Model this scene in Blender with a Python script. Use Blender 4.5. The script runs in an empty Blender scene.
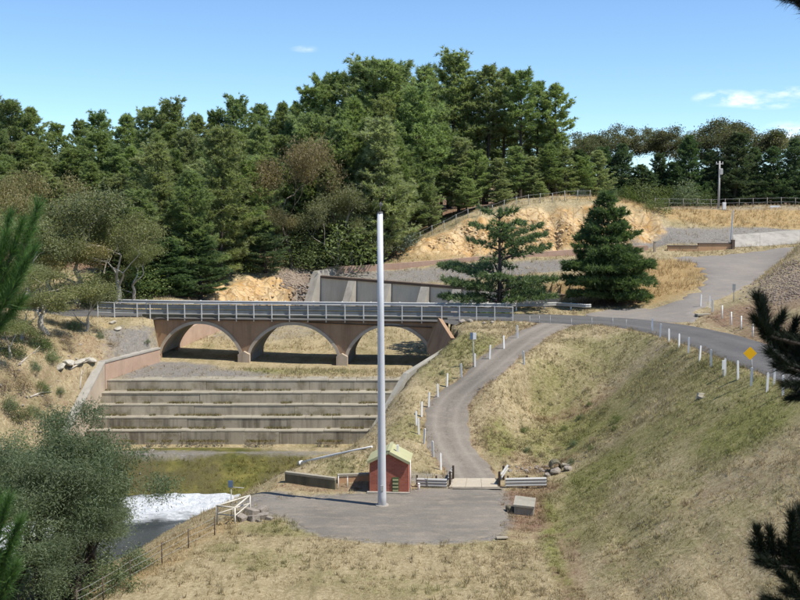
import bpy, bmesh, math, random
import numpy as np
from mathutils import Vector, Matrix

random.seed(7)
RNG = np.random.default_rng(11)
scene = bpy.context.scene
COL = scene.collection

# ------------------------------------------------------------------ camera
F = 1099.0                       # focal length in pixels of the 800 px wide photograph
EYE = Vector((0.0, 0.0, 15.5))
PITCH = math.atan(100.0 / F)     # looking slightly down
cam_data = bpy.data.cameras.new("camera")
cam_data.sensor_width = 36.0
cam_data.lens = 36.0 * F / 800.0
cam_data.clip_start = 0.3
cam_data.clip_end = 9000.0
cam_data.dof.use_dof = True
cam_data.dof.focus_distance = 75.0
cam_data.dof.aperture_fstop = 6.3
cam = bpy.data.objects.new("camera", cam_data)
COL.objects.link(cam)
cam.location = EYE
cam.rotation_euler = (math.pi / 2 - PITCH, 0, 0)
scene.camera = cam

# ------------------------------------------------------------------ light
SUN_EL = math.radians(58.0)
SUN_DIR = Vector((1.0, -0.40, 0.0)).normalized()      # horizontal direction towards the sun
to_sun = Vector((SUN_DIR.x * math.cos(SUN_EL), SUN_DIR.y * math.cos(SUN_EL), math.sin(SUN_EL)))
sun_data = bpy.data.lights.new("sun", 'SUN')
sun_data.energy = 5.0
sun_data.angle = math.radians(0.53)
sun_data.color = (1.0, 0.94, 0.84)
sun = bpy.data.objects.new("sun", sun_data)
COL.objects.link(sun)
sun.rotation_euler = to_sun.to_track_quat('Z', 'Y').to_euler()
sun.location = (60, -20, 80)

world = bpy.data.worlds.new("World")
scene.world = world
world.use_nodes = True
wn = world.node_tree.nodes
wl = world.node_tree.links
wn.clear()
w_out = wn.new('ShaderNodeOutputWorld')
w_bg = wn.new('ShaderNodeBackground')
w_sky = wn.new('ShaderNodeTexSky')
w_sky.sky_type = 'NISHITA'
w_sky.sun_disc = False
w_sky.sun_elevation = SUN_EL
w_sky.sun_rotation = math.atan2(to_sun.x, to_sun.y)
w_sky.altitude = 3000
w_sky.air_density = 1.0
w_sky.dust_density = 0.0
w_sky.ozone_density = 3.0
w_bg.inputs['Strength'].default_value = 0.15
# thin fair-weather clouds, scattered over the whole sky by direction
w_tc = wn.new('ShaderNodeTexCoord')
w_sep = wn.new('ShaderNodeSeparateXYZ')
w_cmb = wn.new('ShaderNodeCombineXYZ')
wl.new(w_tc.outputs['Generated'], w_sep.inputs[0])
def wmath(op, a, b=None, clamp=False):
    n = wn.new('ShaderNodeMath'); n.operation = op; n.use_clamp = clamp
    for i, v in enumerate((a, b)):
        if v is None: continue
        if isinstance(v, (int, float)): n.inputs[i].default_value = v
        else: wl.new(v, n.inputs[i])
    return n.outputs[0]
w_map = wn.new('ShaderNodeMapping')
w_map.inputs['Scale'].default_value = (40.0, 40.0, 110.0)
w_map.inputs['Location'].default_value = (2.35, 0.4, 1.2)
wl.new(w_tc.outputs['Generated'], w_map.inputs[0])
w_noise = wn.new('ShaderNodeTexNoise')
w_noise.inputs['Scale'].default_value = 1.0
w_noise.inputs['Detail'].default_value = 6.0
w_noise.inputs['Roughness'].default_value = 0.62
wl.new(w_map.outputs[0], w_noise.inputs['Vector'])
def dirblob(px, py, rx, ry, wt=1.0):
    """soft ellipse on the sky around a direction: one fair-weather cloud"""
    r = Vector(((px - 400) / F, 1.0, (300 - py) / F))
    d = Vector((r.x, math.cos(PITCH) + r.z * math.sin(PITCH), -math.sin(PITCH) + r.z * math.cos(PITCH))).normalized()
    az, el = math.atan2(d.x, d.y), math.asin(d.z)
    a = wmath('ARCTAN2', w_sep.outputs[0], w_sep.outputs[1])
    e = wmath('ARCSINE', w_sep.outputs[2])
    da = wmath('DIVIDE', wmath('SUBTRACT', a, az), rx / F)
    de = wmath('DIVIDE', wmath('SUBTRACT', e, el), ry / F)
    q = wmath('ADD', wmath('MULTIPLY', da, da), wmath('MULTIPLY', de, de))
    return wmath('MULTIPLY', wmath('SUBTRACT', 1.0, q, True), wt)
blobs = None
for b in ((724, 98, 32, 9), (744, 101, 28, 7), (786, 93, 36, 7, 0.75), (770, 104, 30, 6, 0.7), (806, 133, 48, 15), (305, 49, 16, 4, 0.45),
          (905, 92, 70, 18), (-130, 80, 80, 16), (1010, 140, 60, 14), (470, -90, 60, 14), (-330, 120, 70, 16)):
    o = dirblob(*b)
    blobs = o if blobs is None else wmath('MAXIMUM', blobs, o)
w_ramp = wn.new('ShaderNodeMapRange')
w_ramp.inputs['From Min'].default_value = 0.40
w_ramp.inputs['From Max'].default_value = 0.74
wl.new(w_noise.outputs['Fac'], w_ramp.inputs['Value'])
cloud = wmath('MULTIPLY', wmath('POWER', blobs, 1.3), wmath('MULTIPLY', w_ramp.outputs[0], 1.7), True)
cloud = wmath('MULTIPLY', cloud, 0.75)
w_mix = wn.new('ShaderNodeMixRGB')
w_mix.inputs['Color2'].default_value = (7.4, 7.5, 8.1, 1)
wl.new(cloud, w_mix.inputs['Fac'])
w_tint = wn.new('ShaderNodeMixRGB'); w_tint.blend_type = 'MULTIPLY'; w_tint.inputs['Fac'].default_value = 1.0
w_tint.inputs['Color2'].default_value = (0.87, 0.97, 1.00, 1)
wl.new(w_sky.outputs[0], w_tint.inputs['Color1'])
wl.new(w_tint.outputs[0], w_mix.inputs['Color1'])
wl.new(w_mix.outputs[0], w_bg.inputs['Color'])
wl.new(w_bg.outputs[0], w_out.inputs['Surface'])

scene.view_settings.view_transform = 'Standard'
scene.view_settings.look = 'None'
scene.view_settings.exposure = 0.3
scene.view_settings.gamma = 1.0
scene.view_settings.use_curve_mapping = False
scene.cycles.use_denoising = True
scene.cycles.max_bounces = 6
scene.cycles.diffuse_bounces = 3
scene.cycles.transmission_bounces = 4
scene.cycles.transparent_max_bounces = 6
scene.cycles.caustics_reflective = False
scene.cycles.caustics_refractive = False

# ------------------------------------------------------------------ helpers
def at(px, py, z=None, Y=None):
    """world point seen at photograph pixel (px, py), at height z or at forward distance Y"""
    a, b = (px - 400) / F, (300 - py) / F
    d = Vector((a, math.cos(PITCH) + b * math.sin(PITCH), -math.sin(PITCH) + b * math.cos(PITCH)))
    t = (z - EYE.z) / d.z if z is not None else Y / d.y
    return EYE + d * t

def link(o, parent=None):
    COL.objects.link(o)
    if parent is not None:
        o.parent = parent
    return o

def tag(o, label=None, cat=None, group=None, kind=None):
    if label: o['label'] = label
    if cat: o['category'] = cat
    if group: o['group'] = group
    if kind: o['kind'] = kind
    return o

def empty(name, loc, rz=0.0):
    o = bpy.data.objects.new(name, None)
    o.empty_display_size = 0.2
    link(o)
    o.location = loc
    o.rotation_euler = (0, 0, rz)
    return o

def copy_tree(o, parent=None):
    c = o.copy()
    COL.objects.link(c)
    c.parent = parent
    for ch in o.children:
        copy_tree(ch, c)
    return c

class MB:
    """collects boxes, bars, tubes and prisms for ONE mesh object"""
    def __init__(self):
        self.v, self.f, self.smooth = [], [], []
    def add(self, vs, fs, smooth=False):
        n = len(self.v)
        self.v += [tuple(p) for p in vs]
        self.f += [tuple(i + n for i in q) for q in fs]
        self.smooth += [smooth] * len(fs)
        return self
    def box(self, c, s, rz=0.0, bev=0.0):
        cx, cy, cz = c; x, y, z = s[0] / 2, s[1] / 2, s[2] / 2
        co, si = math.cos(rz), math.sin(rz)
        def P(a, b, d): return (cx + a * co - b * si, cy + a * si + b * co, cz + d)
        if bev <= 0:
            vs = [P(a, b, d) for d in (-z, z) for a, b in ((-x, -y), (x, -y), (x, y), (-x, y))]
            fs = [(3, 2, 1, 0), (4, 5, 6, 7)] + [(i, (i + 1) % 4, 4 + (i + 1) % 4, 4 + i) for i in range(4)]
            return self.add(vs, fs)
        vs, k = [], bev
        rings = ((-z, k), (-z + k, 0), (z - k, 0), (z, k))
        for d, m in rings:
            for a, b in ((-x + k, -y + m), (x - k, -y + m), (x - m, -y + k), (x - m, y - k), (x - k, y - m), (-x + k, y - m), (-x + m, y - k), (-x + m, -y + k)):
                vs.append(P(a, b, d))
        fs = [tuple(range(7, -1, -1)), tuple(range(24, 32))]
        for r in range(3):
            for i in range(8):
                j = (i + 1) % 8
                fs.append((r * 8 + i, r * 8 + j, r * 8 + 8 + j, r * 8 + 8 + i))
        return self.add(vs, fs)
    def bar(self, p, q, w, h, up=(0, 0, 1)):
        p, q = Vector(p), Vector(q)
        d = (q - p).normalized()
        s = d.cross(Vector(up))
        if s.length < 1e-4: s = d.cross(Vector((1, 0, 0)))
        s.normalize(); u = s.cross(d)
        vs = []
        for e in (p, q):
            for a, b in ((-1, -1), (1, -1), (1, 1), (-1, 1)):
                vs.append(e + s * (a * w / 2) + u * (b * h / 2))
        return self.add(vs, [(3, 2, 1, 0), (4, 5, 6, 7)] + [(i, (i + 1) % 4, 4 + (i + 1) % 4, 4 + i) for i in range(4)])
    def tube(self, pts, rad, n=8, cap=True):
        pts = [Vector(p) for p in pts]
        if not isinstance(rad, (list, tuple)): rad = [rad] * len(pts)
        vs, fs, ref = [], [], None
        for i, p in enumerate(pts):
            d = (pts[min(i + 1, len(pts) - 1)] - pts[max(i - 1, 0)])
            d = d.normalized() if d.length > 1e-9 else Vector((0, 0, 1))
            if ref is None: ref = Vector((1, 0, 0)) if abs(d.x) < 0.8 else Vector((0, 1, 0))
            s = (ref - d * ref.dot(d)).normalized(); u = d.cross(s); ref = s
            for k in range(n):
                a = 2 * math.pi * k / n
                vs.append(p + (s * math.cos(a) + u * math.sin(a)) * rad[i])
        for i in range(len(pts) - 1):
            for k in range(n):
                m = (k + 1) % n
                fs.append((i * n + k, i * n + m, i * n + n + m, i * n + n + k))
        self.add(vs, fs, True)
        if cap:
            b = len(self.v) - len(vs)
            self.f.append(tuple(b + k for k in range(n - 1, -1, -1))); self.smooth.append(False)
            self.f.append(tuple(b + (len(pts) - 1) * n + k for k in range(n))); self.smooth.append(False)
        return self
    def prism(self, poly, d):
        """polygon (3-D points) extruded by vector d"""
        n = len(poly); d = Vector(d)
        vs = [Vector(p) for p in poly] + [Vector(p) + d for p in poly]
        fs = [tuple(range(n - 1, -1, -1)), tuple(range(n, 2 * n))] + [(i, (i + 1) % n, n + (i + 1) % n, n + i) for i in range(n)]
        return self.add(vs, fs)
    def profile(self, prof, path):
        """2-D closed profile (offset, height) swept along a path in plan"""
        path = [Vector(p) for p in path]; m = len(prof); vs, fs = [], []
        for i, p in enumerate(path):
            d = path[min(i + 1, len(path) - 1)] - path[max(i - 1, 0)]
            s = Vector((d.y, -d.x, 0)).normalized()
            for a, b in prof: vs.append(p + s * a + Vector((0, 0, b)))
        for i in range(len(path) - 1):
            for k in range(m):
                j = (k + 1) % m
                fs.append((i * m + k, i * m + j, i * m + m + j, i * m + m + k))
        fs += [tuple(range(m - 1, -1, -1)), tuple((len(path) - 1) * m + k for k in range(m))]
        return self.add(vs, fs)
    def build(self, name, mat, parent=None, origin=None):
        me = bpy.data.meshes.new(name)
        v = self.v
        if origin is not None:
            v = [(p[0] - origin[0], p[1] - origin[1], p[2] - origin[2]) for p in v]
        me.from_pydata(v, [], self.f)
        me.polygons.foreach_set('use_smooth', self.smooth)
        bm = bmesh.new(); bm.from_mesh(me)
        bmesh.ops.recalc_face_normals(bm, faces=bm.faces)
        bm.to_mesh(me); bm.free()
        me.materials.append(M[mat])
        o = bpy.data.objects.new(name, me)
        if origin is not None: o.location = origin
        return link(o, parent)

# ------------------------------------------------------------------ materials
M = {}
class NT:
    def __init__(self, name):
        self.m = bpy.data.materials.new(name); self.m.use_nodes = True
        M[name] = self.m
        self.n, self.l = self.m.node_tree.nodes, self.m.node_tree.links
        self.p = self.n['Principled BSDF']
        self.tc = self.n.new('ShaderNodeTexCoord')
    def inp(self, sock, v):
        if isinstance(v, (int, float)): sock.default_value = v
        elif isinstance(v, (tuple, list)): sock.default_value = (*v, 1.0) if len(v) == 3 else v
        else: self.l.new(v, sock)
    def noise(self, scale, detail=4, rough=0.55, coord='Object', stretch=None, dist=0.0):
        t = self.n.new('ShaderNodeTexNoise')
        t.inputs['Scale'].default_value = scale; t.inputs['Detail'].default_value = detail
        t.inputs['Roughness'].default_value = rough; t.inputs['Distortion'].default_value = dist
        src = self.tc.outputs[coord]
        if stretch:
            mp = self.n.new('ShaderNodeMapping'); mp.inputs['Scale'].default_value = stretch
            self.l.new(src, mp.inputs[0]); src = mp.outputs[0]
        self.l.new(src, t.inputs['Vector'])
        return t.outputs['Fac']
    def voronoi(self, scale, feature='F1', out='Distance', stretch=None, rnd=1.0):
        t = self.n.new('ShaderNodeTexVoronoi'); t.feature = feature
        t.inputs['Scale'].default_value = scale; t.inputs['Randomness'].default_value = rnd
        src = self.tc.outputs['Object']
        if stretch:
            mp = self.n.new('ShaderNodeMapping'); mp.inputs['Scale'].default_value = stretch
            self.l.new(src, mp.inputs[0]); src = mp.outputs[0]
        self.l.new(src, t.inputs['Vector'])
        return t.outputs[out]
    def rng(self, v, a, b, lo=0.0, hi=1.0):
        t = self.n.new('ShaderNodeMapRange')
        self.l.new(v, t.inputs['Value'])
        for k, x in zip(('From Min', 'From Max', 'To Min', 'To Max'), (a, b, lo, hi)): t.inputs[k].default_value = x
        return t.outputs[0]
    def math(self, op, a, b, clamp=False):
        t = self.n.new('ShaderNodeMath'); t.operation = op; t.use_clamp = clamp
        self.inp(t.inputs[0], a); self.inp(t.inputs[1], b)
        return t.outputs[0]
    def mix(self, f, a, b, mode='MIX'):
        t = self.n.new('ShaderNodeMixRGB'); t.blend_type = mode
        self.inp(t.inputs['Fac'], f); self.inp(t.inputs['Color1'], a); self.inp(t.inputs['Color2'], b)
        return t.outputs[0]
    def attr(self, name, out='Fac'):
        t = self.n.new('ShaderNodeAttribute'); t.attribute_name = name
        return t.outputs[out]
    def sep(self, col):
        t = self.n.new('ShaderNodeSeparateColor'); self.l.new(col, t.inputs[0])
        return t.outputs
    def rand(self):
        return self.n.new('ShaderNodeObjectInfo').outputs['Random']
    def bump(self, h, strength=0.4, dist=0.05):
        t = self.n.new('ShaderNodeBump'); t.inputs['Strength'].default_value = strength; t.inputs['Distance'].default_value = dist
        self.l.new(h, t.inputs['Height']); self.l.new(t.outputs[0], self.p.inputs['Normal'])
    def done(self, col, rough=0.8, metal=0.0, spec=0.3):
        self.inp(self.p.inputs['Base Color'], col); self.inp(self.p.inputs['Roughness'], rough)
        self.p.inputs['Metallic'].default_value = metal
        self.p.inputs['Specular IOR Level'].default_value = spec
        return self.m

def plain(name, c1, c2, scale=3.0, rough=0.75, metal=0.0, bump=0.15, fine=40.0, spec=0.3, dist=0.02):
    t = NT(name)
    a = t.noise(scale, 5, 0.6); b = t.noise(fine, 3, 0.6)
    f = t.rng(t.math('ADD', t.math('MULTIPLY', a, 0.65), t.math('MULTIPLY', b, 0.35)), 0.35, 0.65)
    t.bump(b, bump, dist)
    return t.done(t.mix(f, c1, c2), rough, metal, spec)

plain('white_paint', (0.74, 0.74, 0.72), (0.82, 0.82, 0.80), 2.0, 0.55, bump=0.05)
plain('pole_paint', (0.50, 0.52, 0.55), (0.60, 0.62, 0.65), 0.9, 0.45, bump=0.03, spec=0.4)
plain('post_grey', (0.52, 0.52, 0.50), (0.62, 0.62, 0.60), 2.0, 0.6, bump=0.05)
plain('galvanised', (0.36, 0.36, 0.35), (0.47, 0.47, 0.455), 2.0, 0.55, 0.05, bump=0.05)
plain('weathered_steel', (0.24, 0.245, 0.235), (0.34, 0.345, 0.335), 2.0, 0.65, 0.0, bump=0.05)
plain('rusty_steel', (0.06, 0.045, 0.035), (0.11, 0.08, 0.06), 5.0, 0.8)
plain('timber', (0.13, 0.115, 0.10), (0.24, 0.215, 0.19), 3.0, 0.9, bump=0.5)
plain('grey_bark', (0.10, 0.085, 0.07), (0.20, 0.175, 0.15), 2.5, 0.95, bump=0.8)
plain('dark_bark', (0.035, 0.028, 0.022), (0.085, 0.068, 0.055), 2.5, 0.95, bump=0.8)
plain('pale_bark', (0.34, 0.29, 0.23), (0.60, 0.55, 0.47), 1.3, 0.8, bump=0.3)
plain('twig_bark', (0.12, 0.095, 0.075), (0.26, 0.22, 0.18), 2.0, 0.9, bump=0.4)
plain('yellow_sign', (0.80, 0.42, 0.01), (0.84, 0.47, 0.015), 2.0, 0.4, bump=0.0)
plain('black_paint', (0.02, 0.02, 0.02), (0.03, 0.03, 0.03), 2.0, 0.5, bump=0.0)
plain('roof_green', (0.34, 0.34, 0.19), (0.42, 0.415, 0.25), 1.2, 0.5, bump=0.03)
plain('door_green', (0.06, 0.10, 0.04), (0.09, 0.14, 0.06), 3.0, 0.6)
plain('stone', (0.28, 0.24, 0.20), (0.48, 0.43, 0.37), 2.2, 0.9, bump=0.8, dist=0.06)
plain('rubble', (0.17, 0.13, 0.10), (0.33, 0.265, 0.205), 1.1, 0.95, bump=0.6, dist=0.05)
plain('cut_rock', (0.44, 0.27, 0.115), (0.62, 0.47, 0.28), 0.8, 0.95, bump=0.8, dist=0.08, fine=9.0)
plain('blue_sign', (0.10, 0.16, 0.26), (0.14, 0.20, 0.30), 2.0, 0.5, bump=0.0)
plain('railing_paint', (0.52, 0.49, 0.42), (0.62, 0.59, 0.52), 3.0, 0.6)
plain('reflector_red', (0.35, 0.02, 0.02), (0.4, 0.03, 0.02), 3.0, 0.3, bump=0.0)
plain('pale_timber', (0.34, 0.33, 0.32), (0.46, 0.45, 0.43), 1.5, 0.8)
plain('white_stone', (0.36, 0.33, 0.27), (0.50, 0.47, 0.40), 2.5, 0.9, bump=0.4)
plain('signal_grey', (0.10, 0.10, 0.10), (0.16, 0.16, 0.16), 2.0, 0.6)

def concrete(name, c1, c2, stain, streak=(1.2, 1.2, 0.18), amt=0.6, moss=None):
    """weathered concrete: blotches, vertical run-off streaks, pores"""
    t = NT(name)
    a = t.noise(0.55, 5, 0.6); b = t.noise(1.0, 5, 0.65, stretch=streak); c = t.noise(22, 4, 0.6)
    col = t.mix(t.rng(a, 0.35, 0.68), c1, c2)
    col = t.mix(t.math('MULTIPLY', t.rng(b, 0.47, 0.70), amt), col, stain)
    if moss:
        col = t.mix(t.math('MULTIPLY', t.rng(t.noise(0.9, 6, 0.7), 0.52, 0.68), 0.75), col, moss)
    col = t.mix(t.rng(c, 0.3, 0.7, 0.0, 0.28), col, (0.1, 0.09, 0.08))
    t.bump(c, 0.35, 0.03)
    return t.done(col, 0.92, 0, 0.15)
concrete('concrete', (0.36, 0.34, 0.30), (0.47, 0.44, 0.385), (0.20, 0.18, 0.155))
concrete('concrete_warm', (0.44, 0.36, 0.27), (0.56, 0.46, 0.35), (0.28, 0.22, 0.17))
concrete('concrete_grey', (0.32, 0.305, 0.26), (0.42, 0.395, 0.335), (0.21, 0.195, 0.16), amt=0.5, moss=(0.27, 0.24, 0.15))
concrete('concrete_step', (0.43, 0.375, 0.28), (0.56, 0.495, 0.375), (0.21, 0.18, 0.135), streak=(1.6, 1.6, 0.12), amt=0.75, moss=(0.20, 0.17, 0.09))
concrete('concrete_stained', (0.36, 0.315, 0.235), (0.47, 0.41, 0.31), (0.075, 0.062, 0.046), streak=(1.3, 1.3, 0.10), amt=0.95, moss=(0.17, 0.14, 0.075))
concrete('concrete_lip', (0.31, 0.28, 0.22), (0.40, 0.365, 0.285), (0.20, 0.175, 0.135), streak=(1.0, 1.0, 1.0))
concrete('concrete_dark', (0.14, 0.13, 0.085), (0.20, 0.18, 0.12), (0.05, 0.048, 0.035))
concrete('concrete_pink', (0.44, 0.305, 0.225), (0.54, 0.39, 0.295), (0.32, 0.235, 0.18))
concrete('spandrel', (0.345, 0.215, 0.130), (0.435, 0.29, 0.182), (0.215, 0.142, 0.092), streak=(1.4, 1.4, 0.10), amt=0.7)
concrete('culvert_concrete', (0.46, 0.40, 0.31), (0.56, 0.50, 0.40), (0.36, 0.31, 0.25), streak=(1, 1, 1))
concrete('pit_concrete', (0.32, 0.30, 0.25), (0.43, 0.40, 0.33), (0.20, 0.185, 0.15), streak=(1, 1, 1))
concrete('ring_concrete', (0.44, 0.38, 0.30), (0.55, 0.48, 0.39), (0.30, 0.26, 0.21), streak=(1, 1, 1))
concrete('weir_concrete', (0.64, 0.62, 0.55), (0.73, 0.71, 0.63), (0.50, 0.48, 0.41), amt=0.4)
concrete('orange_wall', (0.55, 0.33, 0.18), (0.64, 0.41, 0.24), (0.40, 0.26, 0.15))
concrete('strip_pink', (0.56, 0.36, 0.26), (0.66, 0.45, 0.33), (0.42, 0.28, 0.20))
concrete('coping_brown', (0.13, 0.095, 0.075), (0.18, 0.135, 0.105), (0.09, 0.07, 0.058))

def road_mat(name, c1, c2, wear, patch=0.5, ruts=0.0):
    """rolled stone: blotches, worn patches, scattered chips; wheel ruts where an across coordinate exists"""
    t = NT(name)
    a = t.noise(0.22, 6, 0.65); b = t.noise(1.1, 6, 0.7, stretch=(0.6, 1.5, 1)); c = t.noise(26, 3, 0.75); d = t.noise(6.0, 4, 0.7)
    col = t.mix(t.rng(a, 0.35, 0.65), c1, c2)
    col = t.mix(t.math('MULTIPLY', t.rng(b, 0.48, 0.68), patch), col, wear)
    if ruts:
        u = t.attr('across')
        r = t.math('SUBTRACT', 1.0, t.math('MULTIPLY', t.math('ABSOLUTE', t.math('SUBTRACT', t.math('ABSOLUTE', u, 0.0), 0.52), 0.0), 4.2), True)
        col = t.mix(t.math('MULTIPLY', r, ruts), col, tuple(min(0.5, x * 1.35) for x in c2))
        mid = t.math('SUBTRACT', 1.0, t.math('MULTIPLY', t.math('ABSOLUTE', u, 0.0), 5.0), True)
        col = t.mix(t.math('MULTIPLY', t.math('MULTIPLY', mid, t.rng(d, 0.4, 0.6)), ruts), col, tuple(x * 0.62 for x in c1))
    col = t.mix(t.rng(d, 0.45, 0.75, 0.0, 0.35), col, tuple(x * 0.66 for x in c1))
    col = t.mix(t.rng(c, 0.40, 0.72, 0.0, 0.55), col, tuple(x * 0.50 for x in c1))
    col = t.mix(t.rng(c, 0.42, 0.28, 0.0, 0.40), col, tuple(min(0.6, x * 1.5) for x in c2))
    t.bump(c, 0.6, 0.03)
    return t.done(col, 0.9, 0, 0.25)
road_mat('asphalt', (0.102, 0.099, 0.097), (0.132, 0.128, 0.123), (0.175, 0.168, 0.158), 0.4, 0.35)
road_mat('gravel', (0.198, 0.176, 0.146), (0.250, 0.222, 0.186), (0.33, 0.285, 0.235), 0.6, 0.55)
road_mat('gravel_grey', (0.168, 0.154, 0.133), (0.250, 0.226, 0.193), (0.33, 0.28, 0.22), 0.85)
road_mat('apron_gravel', (0.225, 0.205, 0.185), (0.27, 0.245, 0.22), (0.33, 0.28, 0.22), 0.6)

# brick: small courses, far below what the picture can tell apart
t = NT('red_brick')
br = t.n.new('ShaderNodeTexBrick')
mp = t.n.new('ShaderNodeMapping'); mp.inputs['Rotation'].default_value = (math.pi / 2, 0, 0)
cm = t.n.new('ShaderNodeCombineXYZ'); sx = t.n.new('ShaderNodeSeparateXYZ')
t.l.new(t.tc.outputs['Object'], sx.inputs[0])
t.l.new(t.math('ADD', sx.outputs[0], sx.outputs[1]), cm.inputs[0]); t.l.new(sx.outputs[2], cm.inputs[1])
t.l.new(cm.outputs[0], br.inputs['Vector'])
for k, v in (('Color1', (0.46, 0.145, 0.092, 1)), ('Color2', (0.34, 0.095, 0.062, 1)), ('Mortar', (0.40, 0.19, 0.14, 1)), ('Scale', 1.0),
             ('Mortar Size', 0.008), ('Brick Width', 0.24), ('Row Height', 0.086)):
    br.inputs[k].default_value = v
t.bump(br.outputs['Fac'], -0.3, 0.02)
t.done(t.mix(t.rng(t.noise(2.0), 0.3, 0.7, 0, 0.3), br.outputs['Color'], (0.19, 0.08, 0.06)), 0.85)

# foliage: leaves let some light through; every tree a little different
def foliage(name, c1, c2, trans=0.50, tcol=None, rough=0.6):
    t = NT(name)
    lv = t.attr('tone')                       # leaf age: new and old leaves differ in colour
    col = t.mix(lv, c1, c2)
    hv = t.n.new('ShaderNodeHueSaturation')
    r = t.rand()
    t.l.new(t.rng(r, 0, 1, 0.487, 0.513), hv.inputs['Hue'])
    t.l.new(t.rng(t.math('FRACT', t.math('MULTIPLY', r, 7.3), 0.0), 0, 1, 0.84, 1.06), hv.inputs['Saturation'])
    t.l.new(t.rng(t.math('FRACT', t.math('MULTIPLY', r, 17.7), 0.0), 0, 1, 0.82, 1.20), hv.inputs['Value'])
    t.l.new(col, hv.inputs['Color'])
    t.inp(t.p.inputs['Base Color'], hv.outputs[0]); t.p.inputs['Roughness'].default_value = rough
    t.p.inputs['Specular IOR Level'].default_value = 0.25
    tr = t.n.new('ShaderNodeBsdfTranslucent'); mx = t.n.new('ShaderNodeMixShader')
    g = t.mix(1.0, hv.outputs[0], tcol or (1.15, 1.25, 0.7), 'MULTIPLY')
    t.l.new(g, tr.inputs['Color'])
    mx.inputs[0].default_value = trans
    t.l.new(t.p.outputs[0], mx.inputs[1]); t.l.new(tr.outputs[0], mx.inputs[2])
    t.l.new(mx.outputs[0], t.n['Material Output'].inputs['Surface'])
foliage('pine_needles', (0.142, 0.182, 0.078), (0.352, 0.425, 0.190))
foliage('pine_needles_dark', (0.063, 0.108, 0.057), (0.152, 0.216, 0.101), 0.42)
foliage('pine_needles_olive', (0.200, 0.228, 0.108), (0.400, 0.440, 0.220))
foliage('gum_leaves', (0.143, 0.157, 0.069), (0.276, 0.281, 0.133), 0.42)
foliage('gum_leaves_brown', (0.165, 0.142, 0.066), (0.290, 0.240, 0.122), 0.42)
foliage('gum_leaves_dark', (0.090, 0.105, 0.052), (0.195, 0.185, 0.100), 0.42)
foliage('wattle_leaves', (0.095, 0.132, 0.066), (0.230, 0.280, 0.150), 0.42)
foliage('cedar_needles', (0.086, 0.129, 0.067), (0.218, 0.282, 0.132), 0.42)
foliage('fir_needles', (0.063, 0.101, 0.048), (0.155, 0.213, 0.086), 0.42)
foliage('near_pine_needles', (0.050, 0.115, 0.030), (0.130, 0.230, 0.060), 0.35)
foliage('near_pine_needles_shaded', (0.008, 0.014, 0.008), (0.018, 0.030, 0.014), 0.12)  # near-black: the shade of the crown's far-from-sun side is put into the colour
foliage('shrub_leaves', (0.085, 0.12, 0.042), (0.19, 0.23, 0.08), 0.42)
foliage('shrub_leaves_blue', (0.085, 0.115, 0.085), (0.15, 0.185, 0.14), 0.2)
foliage('dry_leaves', (0.20, 0.145, 0.085), (0.33, 0.255, 0.16), 0.2)

# grass blades carry the colour of the sward they grow in
t = NT('grass_blades')
gc = t.attr('tint', 'Color')
t.inp(t.p.inputs['Base Color'], gc); t.p.inputs['Roughness'].default_value = 0.75; t.p.inputs['Specular IOR Level'].default_value = 0.15
tr = t.n.new('ShaderNodeBsdfTranslucent'); mx = t.n.new('ShaderNodeMixShader'); mx.inputs[0].default_value = 0.35
t.l.new(gc, tr.inputs['Color']); t.l.new(t.p.outputs[0], mx.inputs[1]); t.l.new(tr.outputs[0], mx.inputs[2])
t.l.new(mx.outputs[0], t.n['Material Output'].inputs['Surface'])

# ground: dry sward, greener patches, bare earth, orange rock, gravel
t = NT('ground')
za = t.sep(t.attr('zone_a', 'Color'))        # green, bare, rock
zb = t.sep(t.attr('zone_b', 'Color'))        # gravel, gold, moss
n1 = t.noise(0.16, 5, 0.6); n2 = t.noise(0.9, 6, 0.65); n3 = t.noise(5.5, 6, 0.7); n4 = t.noise(30, 3, 0.7)
n5 = t.noise(0.45, 6, 0.65, stretch=(1, 0.5, 1)); n6 = t.noise(1.0, 5, 0.7, stretch=(1.9, 0.16, 0.5))
straw = t.mix(t.rng(n2, 0.30, 0.70), (0.25, 0.195, 0.105), (0.41, 0.335, 0.20))
straw = t.mix(t.rng(n3, 0.42, 0.68), straw, (0.52, 0.44, 0.28))
straw = t.mix(t.math('MULTIPLY', t.rng(n5, 0.50, 0.64), 0.55), straw, (0.20, 0.18, 0.085))
straw = t.mix(t.math('MULTIPLY', t.rng(n4, 0.52, 0.72), 0.45), straw, (0.14, 0.108, 0.065))
straw = t.mix(t.math('MULTIPLY', t.rng(n6, 0.52, 0.66), 0.5), straw, (0.175, 0.150, 0.072))
straw = t.mix(t.math('MULTIPLY', t.rng(n6, 0.44, 0.34), 0.35), straw, (0.46, 0.36, 0.20))
def zone(base, z, col, noise, lo=0.30, hi=0.70, amt=0.55):
    f = t.rng(t.math('ADD', z, t.math('MULTIPLY', t.math('SUBTRACT', noise, 0.5), amt * 2)), lo, hi)
    return t.mix(f, base, col)
green = t.mix(t.rng(n3, 0.35, 0.65), (0.125, 0.135, 0.040), (0.27, 0.26, 0.095))
col = zone(straw, za[0], green, t.noise(1.4, 6, 0.7), 0.25, 0.95, 0.6)
gold = t.mix(t.rng(n3, 0.35, 0.65), (0.30, 0.195, 0.085), (0.47, 0.345, 0.175))
col = zone(col, zb[1], gold, n2, 0.3, 0.8, 0.5)
bare = t.mix(t.rng(n3, 0.35, 0.65), (0.175, 0.105, 0.070), (0.29, 0.195, 0.135))
col = zone(col, za[1], bare, t.noise(1.8, 6, 0.7), 0.3, 0.8, 0.6)
moss = t.mix(t.rng(n2, 0.38, 0.62), (0.085, 0.090, 0.026), (0.225, 0.20, 0.06))
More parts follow.
